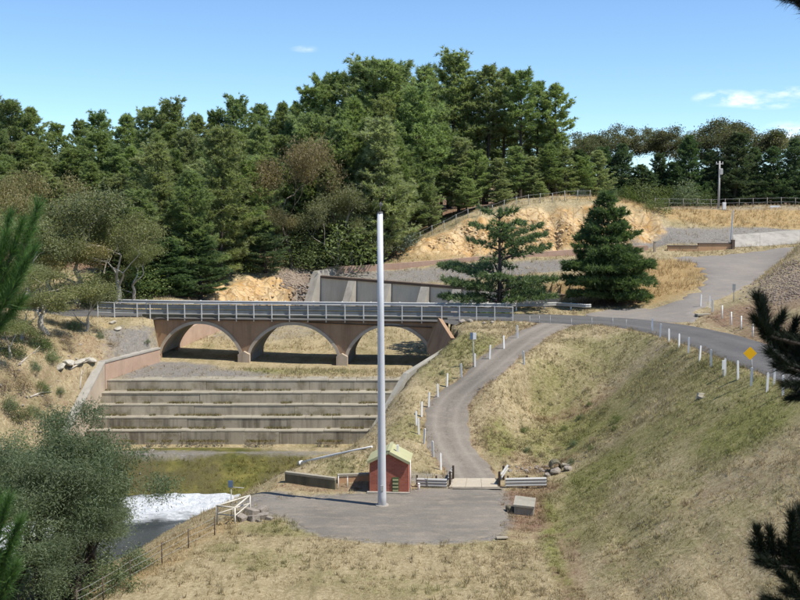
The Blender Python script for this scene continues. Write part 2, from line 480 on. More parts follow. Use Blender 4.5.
moss = t.mix(t.rng(n5, 0.40, 0.62), moss, (0.115, 0.10, 0.048))
col = zone(col, zb[2], moss, n2, 0.3, 0.7, 0.5)
grav = t.mix(t.rng(n3, 0.35, 0.65), (0.175, 0.165, 0.15), (0.29, 0.265, 0.235))
col = zone(col, zb[0], grav, t.noise(1.6, 6, 0.7), 0.3, 0.75, 0.55)
rock = t.mix(t.rng(t.noise(0.7, 6, 0.65, stretch=(1, 1, 0.55)), 0.36, 0.64), (0.50, 0.30, 0.115), (0.64, 0.49, 0.28))
rock = t.mix(t.math('MULTIPLY', t.rng(t.noise(1.3, 6, 0.7, stretch=(1, 1, 0.4)), 0.52, 0.66), 0.75), rock, (0.245, 0.165, 0.09))
rock = t.mix(t.rng(t.noise(2.3, 4, 0.6), 0.55, 0.7, 0, 0.6), rock, (0.60, 0.54, 0.43))
rock = t.mix(t.rng(t.voronoi(0.9, 'DISTANCE_TO_EDGE', stretch=(1, 1, 0.45)), 0.10, 0.0, 0.0, 0.6), rock, (0.20, 0.125, 0.065))
col = zone(col, za[2], rock, n2, 0.35, 0.65, 0.4)
t.bump(t.math('ADD', t.math('MULTIPLY', n3, 0.7), t.math('MULTIPLY', n4, 0.3)), 0.9, 0.16)
t.done(col, 0.95, 0, 0.1)

# churning white water
t = NT('white_water')
fo = t.noise(0.55, 8, 0.75, stretch=(0.5, 1.5, 1)); fi = t.noise(4.0, 6, 0.7)
cl = t.sep(t.attr('foam', 'Color'))
f = t.rng(t.math('ADD', cl[0], t.math('MULTIPLY', t.math('SUBTRACT', fo, 0.5), 1.9)), 0.30, 0.72)
t.bump(t.math('ADD', fi, fo), 0.7, 0.25)
t.inp(t.p.inputs['Roughness'], t.rng(f, 0, 1, 0.12, 0.8))
t.inp(t.p.inputs['Base Color'], t.mix(f, (0.035, 0.045, 0.048), t.mix(t.rng(fi, 0.35, 0.6), (0.42, 0.46, 0.50), (0.66, 0.68, 0.70))))

# ------------------------------------------------------------------ terrain
ctrl = []
def dens(pts, step=2.2):
    out = []
    for a, b in zip(pts[:-1], pts[1:]):
        n = max(1, int((b - a).length / step))
        out += [a.lerp(b, i / n) for i in range(n)]
    return out + [pts[-1]]
def LZ(*p): ctrl.extend(dens([at(a, b, z=c) for a, b, c in p]))
def LY(*p): ctrl.extend(dens([at(a, b, Y=c) for a, b, c in p]))
def LW(*p): ctrl.extend(dens([Vector(q) for q in p]))

ROAD = [(-75, 88.0, 8.2), (-55, 89.0, 7.2), (-40, 90.0, 6.5), (-30, 90.0, 6.3), (-19.5, 89.4, 6.25), (-8, 88.1, 6.25), (3.5, 86.9, 6.25), (8.5, 86.2, 6.3), (12.8, 84.6, 6.35), (16.6, 81.6, 6.4),
        (19.0, 77.4, 6.4), (20.3, 72.5, 6.4), (20.9, 66.5, 6.4), (21.3, 60.0, 6.45), (21.9, 52.0, 6.6), (23.0, 43.0, 7.2), (25.0, 32.0, 8.6), (27.0, 20.0, 10.6), (26.0, 8.0, 12.6), (20.0, -2.0, 13.7), (0, -6.0, 13.9), (-40, -7.0, 13.9)]
TRACK = [tuple(at(a, b, z=c)) for a, b, c in ((476, 489, 0.02), (474, 480, 0.03), (466, 467, 0.15), (452, 447, 0.7), (445.5, 425, 1.5), (449, 405, 2.4), (461, 391, 3.05), (486, 370, 4.2), (516, 345, 5.4), (540, 330.5, 6.0), (563, 321, 6.33))]
def catmull(pts, step=0.7):
    P = [np.array(p, float) for p in pts]; P = [2 * P[0] - P[1]] + P + [2 * P[-1] - P[-2]]
    out = []
    for i in range(1, len(P) - 2):
        n = max(2, int(np.linalg.norm(P[i + 1] - P[i]) / step))
        for k in range(n):
            s = k / n
            out.append(0.5 * (2 * P[i] + (P[i + 1] - P[i - 1]) * s + (2 * P[i - 1] - 5 * P[i] + 4 * P[i + 1] - P[i + 2]) * s * s + (3 * P[i] - 3 * P[i + 1] + P[i + 2] - P[i - 1]) * s ** 3))
    out.append(P[-2])
    return np.array(out)
ROAD_C, TRACK_C = catmull(ROAD), catmull(TRACK)
ROAD_W, TRACK_W = 2.45, 1.22

# roads hold the ground along their edges
for c, w, st in ((ROAD_C, ROAD_W + 0.4, 4), (TRACK_C, TRACK_W + 0.3, 3)):
    for i in range(1, len(c) - 1, st):
        d = c[i + 1] - c[i - 1]; s = np.array((d[1], -d[0])) / np.hypot(d[0], d[1])
        for sg in (-1, 1):
            x, y = c[i][:2] + s * sg * w
            if c is ROAD_C and -20 < c[i][0] < 4 and c[i][1] > 80: continue        # the bridge spans a gap
            ctrl.append(Vector((x, y, c[i][2])))

# lawn, pad and bank crest
for x in (-6, -3, 0, 3):
    for y in (37.5, 42, 47, 52, 57): ctrl.append(Vector((x, y, 0.0)))
LZ((550, 598, 0.05), (549, 540, 0.05), (552, 505, 0.05), (560, 488, 0.05))
CREST = [(70, 618, -0.1), (103, 598, 0), (130, 582, 0), (162, 563, 0), (188, 549, 0), (215, 535, 0), (236, 516, 0), (252, 497, 0), (268, 491, 0)]
LZ(*CREST)
LZ((283, 489, 0.0), (310, 486, 0.0), (340, 487, 0.0), (370, 486, 0.0), (400, 484, 0.0), (440, 486, 0.0))
LZ((290, 474, 0.3), (330, 473, 0.4), (365, 474, 0.45))
LZ((300, 466, 0.0), (340, 458, 0.3), (372, 449, 0.75))
LZ((405, 462, 0.55), (420, 447, 0.9), (405, 432, 1.3), (398, 410, 2.1), (398, 392, 2.9))
LZ((372, 432, 0.1), (385, 402, 1.7), (402, 374, 3.5))
LZ((405, 374, 3.6), (428, 352, 4.4), (450, 341, 5.4))
LZ((455, 330, 5.95), (480, 325, 6.1), (510, 322, 6.2))
# bowl between the track and the road, drained by the culvert
LZ((545, 466, -0.1), (540, 440, 0.5), (535, 415, 1.3), (560, 390, 2.8))
LZ((580, 455, 0.9), (600, 420, 2.0), (615, 385, 3.4), (600, 360, 4.6))
LZ((500, 460, 0.2), (490, 430, 1.3), (500, 395, 3.0), (530, 365, 4.5))
LZ((505, 485, 0.0), (545, 485, -0.1), (575, 472, 0.4))
# channel below the steps
LZ((345, 449, -1.1), (312, 463, -1.5), (280, 482, -2.0), (262, 492, -2.7))
LZ((110, 448, -1.1), (200, 448, -1.1), (330, 449, -1.1))
LZ((150, 470, -2.0), (220, 470, -1.9)); LZ((130, 488, -2.8), (235, 490, -2.75))
LZ((130, 500, -3.7), (235, 504, -3.7)); LZ((120, 515, -3.9), (190, 512, -3.9))
LZ((238, 508, -3.0), (200, 522, -2.6), (160, 537, -2.6), (120, 560, -2.7), (70, 590, -2.6), (40, 605, -2.5))
LW((-14.5, 58, -3.9), (-19, 54, -3.9), (-25, 48, -3.9), (-34, 40, -3.9), (-60, 30, -4))
LW((-21, 62, -3.2), (-27, 56, -3.0), (-34, 48, -3.0), (-60, 40, -2.5))
# left hillside
LZ((100, 362, 4.0), (70, 415, 1.2), (60, 432, 0.2))
LZ((60, 425, 0.9), (20, 430, 1.0), (-40, 440, 1.2))
LZ((95, 352, 4.6), (40, 365, 4.6), (-30, 375, 4.7)); LZ((110, 330, 5.6), (60, 335, 5.8), (0, 340, 5.9))
LZ((115, 318, 6.15), (60, 313, 6.5), (0, 306, 7.2))
LW((-60, 75, 6.0), (-60, 60, 2.5)); LW((-70, 100, 10.5), (-50, 105, 9.8), (-35, 104, 8.4))
# behind the bridge on the left: bank, rock cut, forest floor rising away
LY((120, 301, 95), (170, 297, 98)); LY((200, 303, 101), (240, 303, 104), (285, 303, 109))
LY((160, 290, 104), (200, 284, 108), (240, 275, 111), (285, 271, 114)); LY((316, 268, 117.5), (350, 263, 122), (395, 252, 126))
LW((-70, 125, 14), (-45, 125, 12.5), (-28, 125, 10.8), (-14, 128, 10.5), (0, 131, 11)); LW((-80, 155, 18), (-45, 155, 16), (-20, 152, 15), (0, 150, 14.5), (15, 146, 14.6), (30, 146, 14.6), (52, 144, 14.7), (80, 144, 15))
LW((-90, 190, 19), (-40, 190, 17), (0, 185, 15.5), (40, 180, 14.8), (90, 180, 15))
# spillway apron, far strip, orange cutting, plateau
LY((322, 273, 117), (400, 268.5, 118), (480, 262, 119), (560, 256, 119), (640, 250, 119.5))
LY((402, 256, 121), (450, 252, 121.5), (520, 251, 122), (600, 249, 122), (655, 246, 122))
LY((405, 250, 123.5), (450, 231, 124.5), (490, 221, 125), (520, 213, 125.5), (560, 208, 126), (600, 206, 126.5), (640, 209, 127), (662, 216, 128))
LY((672, 226, 126), (700, 224, 127), (740, 224, 128), (800, 222, 130), (860, 221, 131))
LY((665, 213, 132), (720, 211, 133), (800, 210, 134)); LY((660, 206.5, 139), (720, 206, 139), (800, 205.5, 139))
LY((668, 243, 121), (730, 243, 121), (800, 238, 122), (860, 236, 122))
LY((668, 252, 117.5), (735, 250, 117.5), (800, 246, 118))
# upper road and golden mound
LZ((675, 301, 7.35), (703, 285, 8.3), (708, 272, 9.0), (696, 261, 9.55)); LZ((735, 296, 7.8), (757, 282, 8.6), (772, 268, 9.25), (790, 255, 10.0))
LZ((694, 321, 6.52), (660, 319, 6.42), (628, 316, 6.4)); LZ((704, 311, 6.95), (680, 310, 6.8), (650, 311, 6.55))
LZ((735, 272, 9.0), (735, 258, 9.75))
LY((600, 300, 93), (650, 300, 92), (665, 303, 90)); LY((600, 287, 98), (650, 276, 100), (690, 275, 102)); LY((610, 268, 108), (660, 262, 110), (685, 262, 110))
LY((540, 300, 95), (565, 293, 98)); LY((530, 284, 104), (560, 274, 110)); LY((520, 303, 92), (500, 304, 91))
# right bank beyond the road
LZ((735, 318, 6.9), (765, 330, 6.8)); LW((27, 84, 7.9), (30, 90, 8.9), (35, 98, 10.8), (40, 108, 12.2)); LW((25.5, 74, 7.4), (26, 66, 7.6)); LW((34, 75, 10.5), (45, 90, 13), (60, 110, 14))
LW((30, 50, 9.5), (36, 30, 11.5))
# embankment below the road and the dam face the photographer stands on
LW((12.6, 34.5, 2.9), (14.5, 28, 5.4)); LW((5.2, 34, 0.4), (-9, 34.5, 0.0), (-20, 33, -0.8), (-34, 30, -1.5))
LW((-40, 1.5, 13.9), (-12, 1.5, 13.9), (0, 1.5, 13.9), (12, 2, 13.8)); LW((0, 18, 6.7), (-20, 17, 6.6), (-40, 16, 6.3)); LW((9, 20, 6.7), (16, 18, 9.0))
for k in range(40):
    a = 2 * math.pi * k / 40
    ctrl.append(Vector((330 * math.cos(a), 100 + 330 * math.sin(a), 14.0 if math.sin(a) > -0.4 else 8.0)))

CP = np.array([tuple(p) for p in ctrl])
# merge points that fall almost together
keep = []
for i in range(len(CP)):
    if all(np.hypot(*(CP[i, :2] - CP[j, :2])) > 0.45 for j in keep[-400:]): keep.append(i)
CP = CP[keep]
def phi(d): return np.sqrt(d * d + 0.36)
Dm = phi(np.hypot(CP[:, None, 0] - CP[None, :, 0], CP[:, None, 1] - CP[None, :, 1]))
n = len(CP)
A = np.zeros((n + 1, n + 1)); A[:n, :n] = Dm - np.eye(n) * 0.25; A[:n, n] = 1; A[n, :n] = 1
WT = np.linalg.solve(A, np.append(CP[:, 2], 0))
def spaced(lo, hi, fine_lo, fine_hi, fine, mx):
    out = list(np.arange(fine_lo, fine_hi, fine)); s = fine; x = out[-1]
    while x < hi: s = min(s * 1.06, mx if x < 260 else 80); x += s; out.append(x)
    s = fine; x = fine_lo; pre = []
    while x > lo: s = min(s * 1.10, 6 if x > -260 else 80); x -= s; pre.append(x)
    return np.array(pre[::-1] + out)
GX = spaced(-2600, 2600, -36, 42, 0.40, 3.0)
GY = spaced(-900, 4500, 33, 132, 0.40, 2.2)
XX, YY = np.meshgrid(GX, GY)
ZZ = np.zeros_like(XX)
for r in range(XX.shape[0]):
    d = phi(np.hypot(XX[r][:, None] - CP[None, :, 0], YY[r][:, None] - CP[None, :, 1]))
    ZZ[r] = d @ WT[:n] + WT[n]
far = np.clip((np.hypot(XX, YY - 100) - 240) / 200, 0, 1)
ZZ = ZZ * (1 - far) + np.where(YY > 60, 27.0, 10.0) * far

def in_poly(px, py, poly):
    r = np.zeros(px.shape, bool); j = len(poly) - 1
    for i in range(len(poly)):
        xi, yi = poly[i][:2]; xj, yj = poly[j][:2]
        c = ((yi > py) != (yj > py)) & (px < (xj - xi) * (py - yi) / (yj - yi + 1e-12) + xi)
        r ^= c; j = i
    return r
def seg_dist(px, py, line, closed=False):
    best = np.full(px.shape, 1e9)
    pts = [np.array(p[:2], float) for p in line]
    if closed: pts = pts + [pts[0]]
    for a, b in zip(pts[:-1], pts[1:]):
        d = b - a; L = max(d @ d, 1e-9)
        s = np.clip(((px - a[0]) * d[0] + (py - a[1]) * d[1]) / L, 0, 1)
        best = np.minimum(best, np.hypot(px - a[0] - s * d[0], py - a[1] - s * d[1]))
    return best
def path_z(px, py, c):
    """nearest distance and height of a polyline path"""
    bd = np.full(px.shape, 1e9); bz = np.zeros(px.shape)
    for a, b in zip(c[:-1], c[1:]):
        d = (b - a)[:2]; L = max(d @ d, 1e-9)
        s = np.clip(((px - a[0]) * d[0] + (py - a[1]) * d[1]) / L, 0, 1)
        q = np.hypot(px - a[0] - s * d[0], py - a[1] - s * d[1]); m = q < bd
        bd = np.where(m, q, bd); bz = np.where(m, a[2] + s * (b[2] - a[2]), bz)
    return bd, bz
def vnoise(x, y, s, seed=0):
    """smooth value noise"""
    x = x / s + seed * 17.3; y = y / s - seed * 9.1
    xi, yi = np.floor(x), np.floor(y); fx, fy = x - xi, y - yi
    fx, fy = fx * fx * (3 - 2 * fx), fy * fy * (3 - 2 * fy)
    def h(a, b):
        v = np.sin(a * 127.1 + b * 311.7 + seed * 3.7) * 43758.5453
        return v - np.floor(v)
    return (h(xi, yi) * (1 - fx) + h(xi + 1, yi) * fx) * (1 - fy) + (h(xi, yi + 1) * (1 - fx) + h(xi + 1, yi + 1) * fx) * fy - 0.5

# channel cut by its walls
LW0, LW1, LW2 = at(160, 349, z=3.9), at(105, 363, z=3.9), at(70, 428, z=0.6)
RW = [Vector((4.05, 79.7, 5.25)), at(403, 373, z=3.75), at(369, 431, z=0.35)]
SP0, SP1 = at(320, 275.5, z=7.7), at(480, 288, z=7.05)
SPT = SP1.z - SP0.z; SP1.z = SP0.z; SPU = (SP1 - SP0).length
SPD = (SP1 - SP0).normalized(); SPE = SP1 + SPD * 9.0
SH = Vector((-0.42, 0.1, 0)); SR = Vector((0.4, -0.1, 0))
SPB = Vector((-SPD.y, SPD.x, 0)) * 0.65
CHAN = [LW2 + SH, LW1 + SH, LW0 + SH, Vector((-19.6, 92, 0)), Vector((-14.0, 108, 0)), SP0 + SPB, SPE + SPB, Vector((12.5, 91.0, 0)), Vector((4.6, 91.0, 0)), Vector((3.75, 84.7, 0)), RW[0] + Vector((0.2, 0, 0)), RW[1] + SR, RW[2] + SR]
STEP_Z = [2.65, 1.90, 1.15, 0.40, -0.35, -1.10]
STEP_Y = [78.0, 77.05, 76.4, 75.6, 74.8]
def chan_floor(x, y):
    f = 2.62 + np.clip(y - 92, 0, 60) * 0.085 + np.clip((-x - 8) / 12, 0, 1) * np.clip((y - 78) / 8, 0, 1) * 0.35
    st = np.interp(y, [73.4, 74.6, 78.0, 78.6], [-1.25, -1.5, 1.6, 2.65])
    return np.where(y > 78.6, f, st)
inside = in_poly(XX, YY, CHAN)
ZZ = np.where(inside, chan_floor(XX, YY), ZZ)
# rock cuttings
def rockmask(x, y):
    z1 = np.clip(1.3 - seg_dist(x, y, [at(420, 246, Y=122.6), at(470, 238, Y=123.4), at(520, 228, Y=123.8), at(600, 225, Y=124.2), at(645, 226, Y=125)]) / 2.7, 0, 1)
    z2 = np.clip(1.25 - seg_dist(x, y, [at(215, 294, Y=105), at(245, 288, Y=107.5), at(272, 287, Y=110.5)]) / 3.0, 0, 1)
    return np.maximum(z1, z2)
RM = rockmask(XX, YY)
ZZ += RM * (vnoise(XX, YY * 0.6, 1.6, 1) * 1.5 + vnoise(XX, YY * 0.6, 0.75, 2) * 1.2)
# roads and pads press the ground flat
PAD = [at(a, b, z=0.0) for a, b in ((246, 503), (262, 499), (300, 497), (350, 494), (370, 493), (400, 494), (418, 489), (448, 488.5), (498, 488.5), (504, 500), (508, 512), (503, 527), (494, 537), (460, 541), (410, 542), (370, 540), (325, 535), (300, 527), (288, 517), (262, 512))]
pad_d = seg_dist(XX, YY, PAD, True); pad_in = in_poly(XX, YY, PAD)
rd, rz = path_z(XX, YY, ROAD_C); td, tz = path_z(XX, YY, TRACK_C)
roadmask = (rd < 40)
relief = vnoise(XX, YY, 3.5, 3) * 0.22 + vnoise(XX, YY, 1.3, 4) * 0.10 + vnoise(XX, YY, 9, 5) * 0.35
flatdist = np.minimum(np.minimum(rd - ROAD_W, td - TRACK_W), np.where(pad_in, 0, pad_d))
calm = np.clip((flatdist - 0.3) / 4.0, 0, 1)
lawn = np.clip((YY - 30) / 4, 0, 1) * np.clip((60 - YY) / 4, 0, 1) * np.clip((8 - XX) / 2, 0, 1) * np.clip((XX + 10) / 2, 0, 1)
ZZ += np.where(inside, 0.15, 1.0) * relief * calm * (1 - 0.75 * lawn)
emb = np.clip((XX - 7) / 3, 0, 1) * np.clip((19 - XX) / 3, 0, 1) * np.clip((YY - 28) / 5, 0, 1) * np.clip((72 - YY) / 5, 0, 1)
ZZ += emb * (vnoise(XX * 1.0 + YY * 0.10, YY * 0.12, 0.9, 12) * 0.16 + vnoise(XX + YY * 0.1, YY * 0.2, 2.2, 13) * 0.22)
hol = np.clip(1.3 - ((XX - 9.5) / 5) ** 2 - ((YY - 69) / 7) ** 2, 0, 1)
ZZ += hol * calm * (vnoise(XX, YY, 1.4, 14) * 0.45 + vnoise(XX, YY, 0.7, 15) * 0.25)
def press(Z, d, z, w):
    k = np.clip((w + 1.3 - d) / 1.1, 0, 1); k = k * k * (3 - 2 * k)
    return Z * (1 - k) + (z - 0.03) * k
on_bridge = (XX > -20.5) & (XX < 4.6) & (YY > 80)
ZZ = np.where(on_bridge, ZZ, press(ZZ, rd, rz, ROAD_W))
ZZ = np.where(on_bridge, ZZ, press(ZZ, td, tz, TRACK_W))
ZZ = press(ZZ, np.where(pad_in, 0, pad_d), 0.0 * ZZ, 0.3)

def hgt(x, y):
    """ground height (bilinear on the terrain grid)"""
    x = np.asarray(x, float); y = np.asarray(y, float)
    i = np.clip(np.searchsorted(GX, x) - 1, 0, len(GX) - 2); j = np.clip(np.searchsorted(GY, y) - 1, 0, len(GY) - 2)
    s = (x - GX[i]) / (GX[i + 1] - GX[i]); t_ = (y - GY[j]) / (GY[j + 1] - GY[j])
    return ZZ[j, i] * (1 - s) * (1 - t_) + ZZ[j, i + 1] * s * (1 - t_) + ZZ[j + 1, i] * (1 - s) * t_ + ZZ[j + 1, i + 1] * s * t_
def g(x, y): return float(hgt(x, y))
def hit(px, py, y0=20.0, y1=260.0):
    """point of the ground seen at a pixel of the photograph"""
    a = at(px, py, Y=1.0) - EYE
    ys = np.arange(y0, y1, 0.1)
    xs, zs = EYE.x + a.x * ys, EYE.z + a.z * ys
    m = np.nonzero(zs <= hgt(xs, ys))[0]
    k = m[0] if len(m) else len(ys) - 1
    return Vector((xs[k], ys[k], g(xs[k], ys[k])))

# worn ruts and mower edges on the embankment
RUTS = [[hit(*p) for p in l] for l in (((690, 500), (697, 515), (708, 540), (718, 570), (730, 600)), ((575, 470), (610, 448), (650, 424), (700, 396), (740, 378)), ((600, 505), (650, 486), (700, 470), (760, 455)), ((566, 600), (563, 560), (560, 520), (566, 490)), ((585, 598), (580, 560), (578, 530)), ((590, 462), (640, 446), (700, 430), (760, 405)), ((640, 600), (630, 560), (622, 530)), ((750, 600), (745, 560), (738, 525)))]
rut_d = np.full(XX.shape, 9.0)
sel = (XX > 2) & (XX < 24) & (YY > 28) & (YY < 82)
for l in RUTS: rut_d[sel] = np.minimum(rut_d[sel], seg_dist(XX[sel], YY[sel], l))
ZZ -= 0.15 * np.clip(1 - rut_d / 0.45, 0, 1) * (0.5 + np.clip(vnoise(XX, YY, 1.2, 61) + 0.5, 0, 1))
# ground cover zones (what grows or lies where)
def spot(lst, x, y):
    out = np.zeros(x.shape)
    for cx, cy, rx, ry, v in lst:
        q = ((x - cx) / rx) ** 2 + ((y - cy) / ry) ** 2
        out = np.maximum(out, v * np.clip(1.35 - q, 0, 1))
    return out
def H(px, py, rx, ry, v):
    p = hit(px, py); return (p.x, p.y, rx, ry, v)
GREEN = [H(745, 425, 3.0, 4, .95), H(690, 415, 3, 4, .75), H(650, 440, 3, 4, .7), H(600, 470, 2.5, 4, .75), H(585, 500, 1.5, 4, .7), H(660, 490, 3, 3, .5), H(720, 520, 3, 2.5, .45), H(640, 560, 2.5, 2.5, .4), H(640, 385, 4, 3, .6), H(590, 350, 3, 2, .45), H(556, 560, .5, 6, .8), H(553, 520, .5, 5, .8), H(600, 430, 3, 4, .75), H(575, 435, 2.5, 4, .7), H(545, 445, 2, 3, .6), H(560, 400, 2.5, 3, .55), H(700, 400, 4, 4, .6), H(740, 430, 2.5, 3, .6), H(500, 440, 1.3, 2.5, .7), H(620, 350, 4, 3, .5), H(680, 370, 4, 4, .5), H(720, 375, 3, 4, .7), H(770, 395, 2, 5, .8),
         H(590, 480, 2, 4, .6), H(640, 520, 3, 2.5, .45), H(575, 520, 1, 5, .6), H(470, 345, 3, 3, .6), H(440, 365, 2.5, 2.5, .5), H(410, 430, 2, 2, .5), H(290, 530, 3, 1.5, .5), H(480, 545, 3, 1.2, .35), H(360, 580, 3, 1.5, .35),
         H(400, 590, 3, 1, .4), H(260, 560, 2.5, 2, .4), H(170, 470, 3, 2, .6), H(340, 465, 2, 2.5, .35), H(300, 372, 6, 1.6, .55), H(560, 330, 3, 1.5, .35), H(660, 455, 3, 3, .5), H(230, 550, 1.5, 1.5, .4)]
BARE = [H(520, 505, 1.4, 3.4, .8), H(525, 525, 1.6, 1.6, .7), H(540, 490, 1.5, 1.5, .6), H(300, 512, 2, 1, .5), H(480, 465, .9, 3, .4), H(490, 415, .8, 6, .35), H(60, 380, 5, 3.5, .4), H(30, 405, 5, 3, .4), H(90, 345, 3, 2.5, .5), H(170, 293, 7, 2.5, .8),
        H(740, 318, 3, 5, .7), H(765, 335, 2.5, 5, .6), H(790, 300, 3, 6, .6), H(710, 262, 1, 6, .6), H(560, 318, 2.5, 1.2, .6), H(330, 487, 3.5, 1, .6), H(540, 470, 2.0, 1.5, .55), H(700, 500, 2.0, 1.2, .35), H(760, 480, 2.0, 2.0, .35), H(620, 560, 1, 2, .35),
        H(520, 319, 3, 1.2, .6), H(600, 304, 4, 1.6, .9), H(497, 306, 2, 1.2, .8), H(350, 260, 9, 4, .7), H(140, 545, 1.6, 3, .35), H(500, 537, 5, .5, .5)]
GOLD = [H(640, 290, 6, 5, 1), H(670, 270, 5, 8, 1), H(640, 280, 5, 10, 1), H(570, 292, 4, 6, .9), H(700, 216, 22, 5, .75), H(780, 218, 12, 5, .75), H(90, 330, 4, 4, .35), H(150, 560, 2.5, 5, .45), H(200, 535, 2, 3, .5), H(430, 248, 5, 3, .7), H(700, 268, 2, 8, .6), H(110, 585, 3, 3, .5), H(350, 380, 9, 1.5, .3)]
BARE += [H(570, 560, .5, 5, .5), H(565, 590, .5, 4, .5), H(545, 420, 1.2, 1.2, .5), H(575, 412, 1.4, 1.2, .5), H(600, 400, 1.5, 1.2, .45), H(520, 460, 1.2, 1.2, .5), H(40, 345, 5, 3, .4)]
GRAV = [H(270, 503, 2.2, 2.5, .8), H(740, 236, 16, 2.6, 1.0), H(700, 237, 10, 2.6, 1.0), H(800, 234, 12, 2.6, 1.0), H(400, 278, 9, 3.5, .9), H(470, 272, 9, 4, .9), H(530, 268, 7, 4, .9), H(350, 278, 5, 3, .9), H(300, 290, 2.5, 5, .8), H(440, 480, 4, 1.3, .6),
        H(190, 375, 7, 3, .8), H(160, 368, 5, 3, .9), H(290, 453, 5, .8, .6), H(170, 453, 5, .9, .7), H(250, 330, 8, 6, .5), H(760, 208, 20, 2.5, .5), H(780, 290, 3, 8, .4)]
MOSS = [H(190, 466, 7, 3.6, 1), H(270, 466, 3, 2.4, .8), H(150, 480, 6, 4, 1), H(235, 478, 3, 2.2, 1), H(265, 470, 2.2, 2.2, .6), H(210, 488, 6, 2.5, 1), H(320, 458, 3, 1.5, .45)]
GREEN = [(x_, y_, a_, b_, v_ * (0.95 if x_ > 11.5 and y_ < 66 else 1.1)) for x_, y_, a_, b_, v_ in GREEN]
zg, zbare, zgold, zgrav, zmoss = (spot(q, XX, YY) for q in (GREEN, BARE, GOLD, GRAV, MOSS))
shoulder = np.maximum(np.clip(1 - (rd - ROAD_W) / 1.1, 0, 1), np.clip(1 - (td - TRACK_W) / 0.9, 0, 1)) * np.where(on_bridge, 0, 1)
zbare = np.maximum(zbare, 0.62 * np.clip(shoulder, 0, 1))
zbare = np.maximum(zbare, 0.40 * np.clip(1 - rut_d / 0.5, 0, 1))
zgrav = np.maximum(zgrav, 0.75 * np.clip(1 - np.where(pad_in, 0, pad_d) / 0.9, 0, 1))
forest = np.clip((YY - np.interp(XX, [-60, -25, -10, 0, 20, 60], [98, 107, 121, 128, 131, 141])) / 4, 0, 1)
zbare = np.maximum(zbare, forest * 0.8)
zg = np.maximum(zg, far * 0.95); zbare = zbare * (1 - far)
ground_faces = []
ny, nx = XX.shape
idx = np.arange(nx * ny).reshape(ny, nx)
quads = np.stack([idx[:-1, :-1], idx[:-1, 1:], idx[1:, 1:], idx[1:, :-1]], -1).reshape(-1, 4)
me = bpy.data.meshes.new('ground')
me.vertices.add(nx * ny); me.vertices.foreach_set('co', np.stack([XX, YY, ZZ], -1).astype(np.float32).ravel())
me.loops.add(quads.size); me.loops.foreach_set('vertex_index', quads.astype(np.int32).ravel())
me.polygons.add(len(quads)); me.polygons.foreach_set('loop_start', np.arange(0, quads.size, 4, dtype=np.int32)); me.polygons.foreach_set('loop_total', np.full(len(quads), 4, np.int32))
me.update(); me.validate()
me.polygons.foreach_set('use_smooth', np.ones(len(quads), bool))
for nm, chans in (('zone_a', (zg, zbare, RM)), ('zone_b', (zgrav, zgold, zmoss))):
    at_ = me.attributes.new(nm, 'FLOAT_COLOR', 'POINT')
    at_.data.foreach_set('color', np.stack([*chans, np.ones_like(XX)], -1).astype(np.float32).ravel())
me.materials.append(M['ground'])
ground = link(bpy.data.objects.new('ground', me)); tag(ground, kind='structure')

# ------------------------------------------------------------------ roads, track, pads (sheets on the ground)
def sheet_ribbon(name, c, w, mat, lift, zfun=None, cross=7, wob=0.12):
    vs, fs, ac = [], [], []
    prof = [-1.0] + list(np.linspace(-1, 1, cross)) + [1.0]
    n_ = len(prof)
    for i in range(len(c)):
        d = c[min(i + 1, len(c) - 1)] - c[max(i - 1, 0)]; s = np.array((d[1], -d[0])) / np.hypot(d[0], d[1])
        for k, u in enumerate(prof):
            skirt = k in (0, n_ - 1)
            ww = w + (wob * math.sin(i * 0.9 + 3 * (u > 0)) + wob * 0.7 * math.sin(i * 2.3 + 1.7 * (u > 0)) if abs(u) == 1 else 0) + (0.22 if skirt else 0)
            x, y = c[i][:2] + s * u * ww
            z = (zfun(x, y, c[i][2]) if zfun else c[i][2]) + lift
            if skirt: z = min(z - 0.05, g(x, y) - 0.03) if g(x, y) > z - 1.0 else z - 0.12
            vs.append((x, y, z)); ac.append(u)
    for i in range(len(c) - 1):
        for k in range(n_ - 1):
            a = i * n_ + k
            fs.append((a, a + 1, a + n_ + 1, a + n_))
    mb = MB(); mb.add(vs, fs, True)
    o = mb.build(name, mat)
    at_ = o.data.attributes.new('across', 'FLOAT', 'POINT'); at_.data.foreach_set('value', ac)
    return tag(o, kind='structure')
near_road = lambda x, y, z: z
sheet_ribbon('main_road', ROAD_C, ROAD_W, 'asphalt', 0.03, cross=9, wob=0.05)
sheet_ribbon('gravel_track', TRACK_C, TRACK_W, 'gravel', 0.022, lambda x, y, z: max(z - 0.01, g(x, y)), wob=0.10)

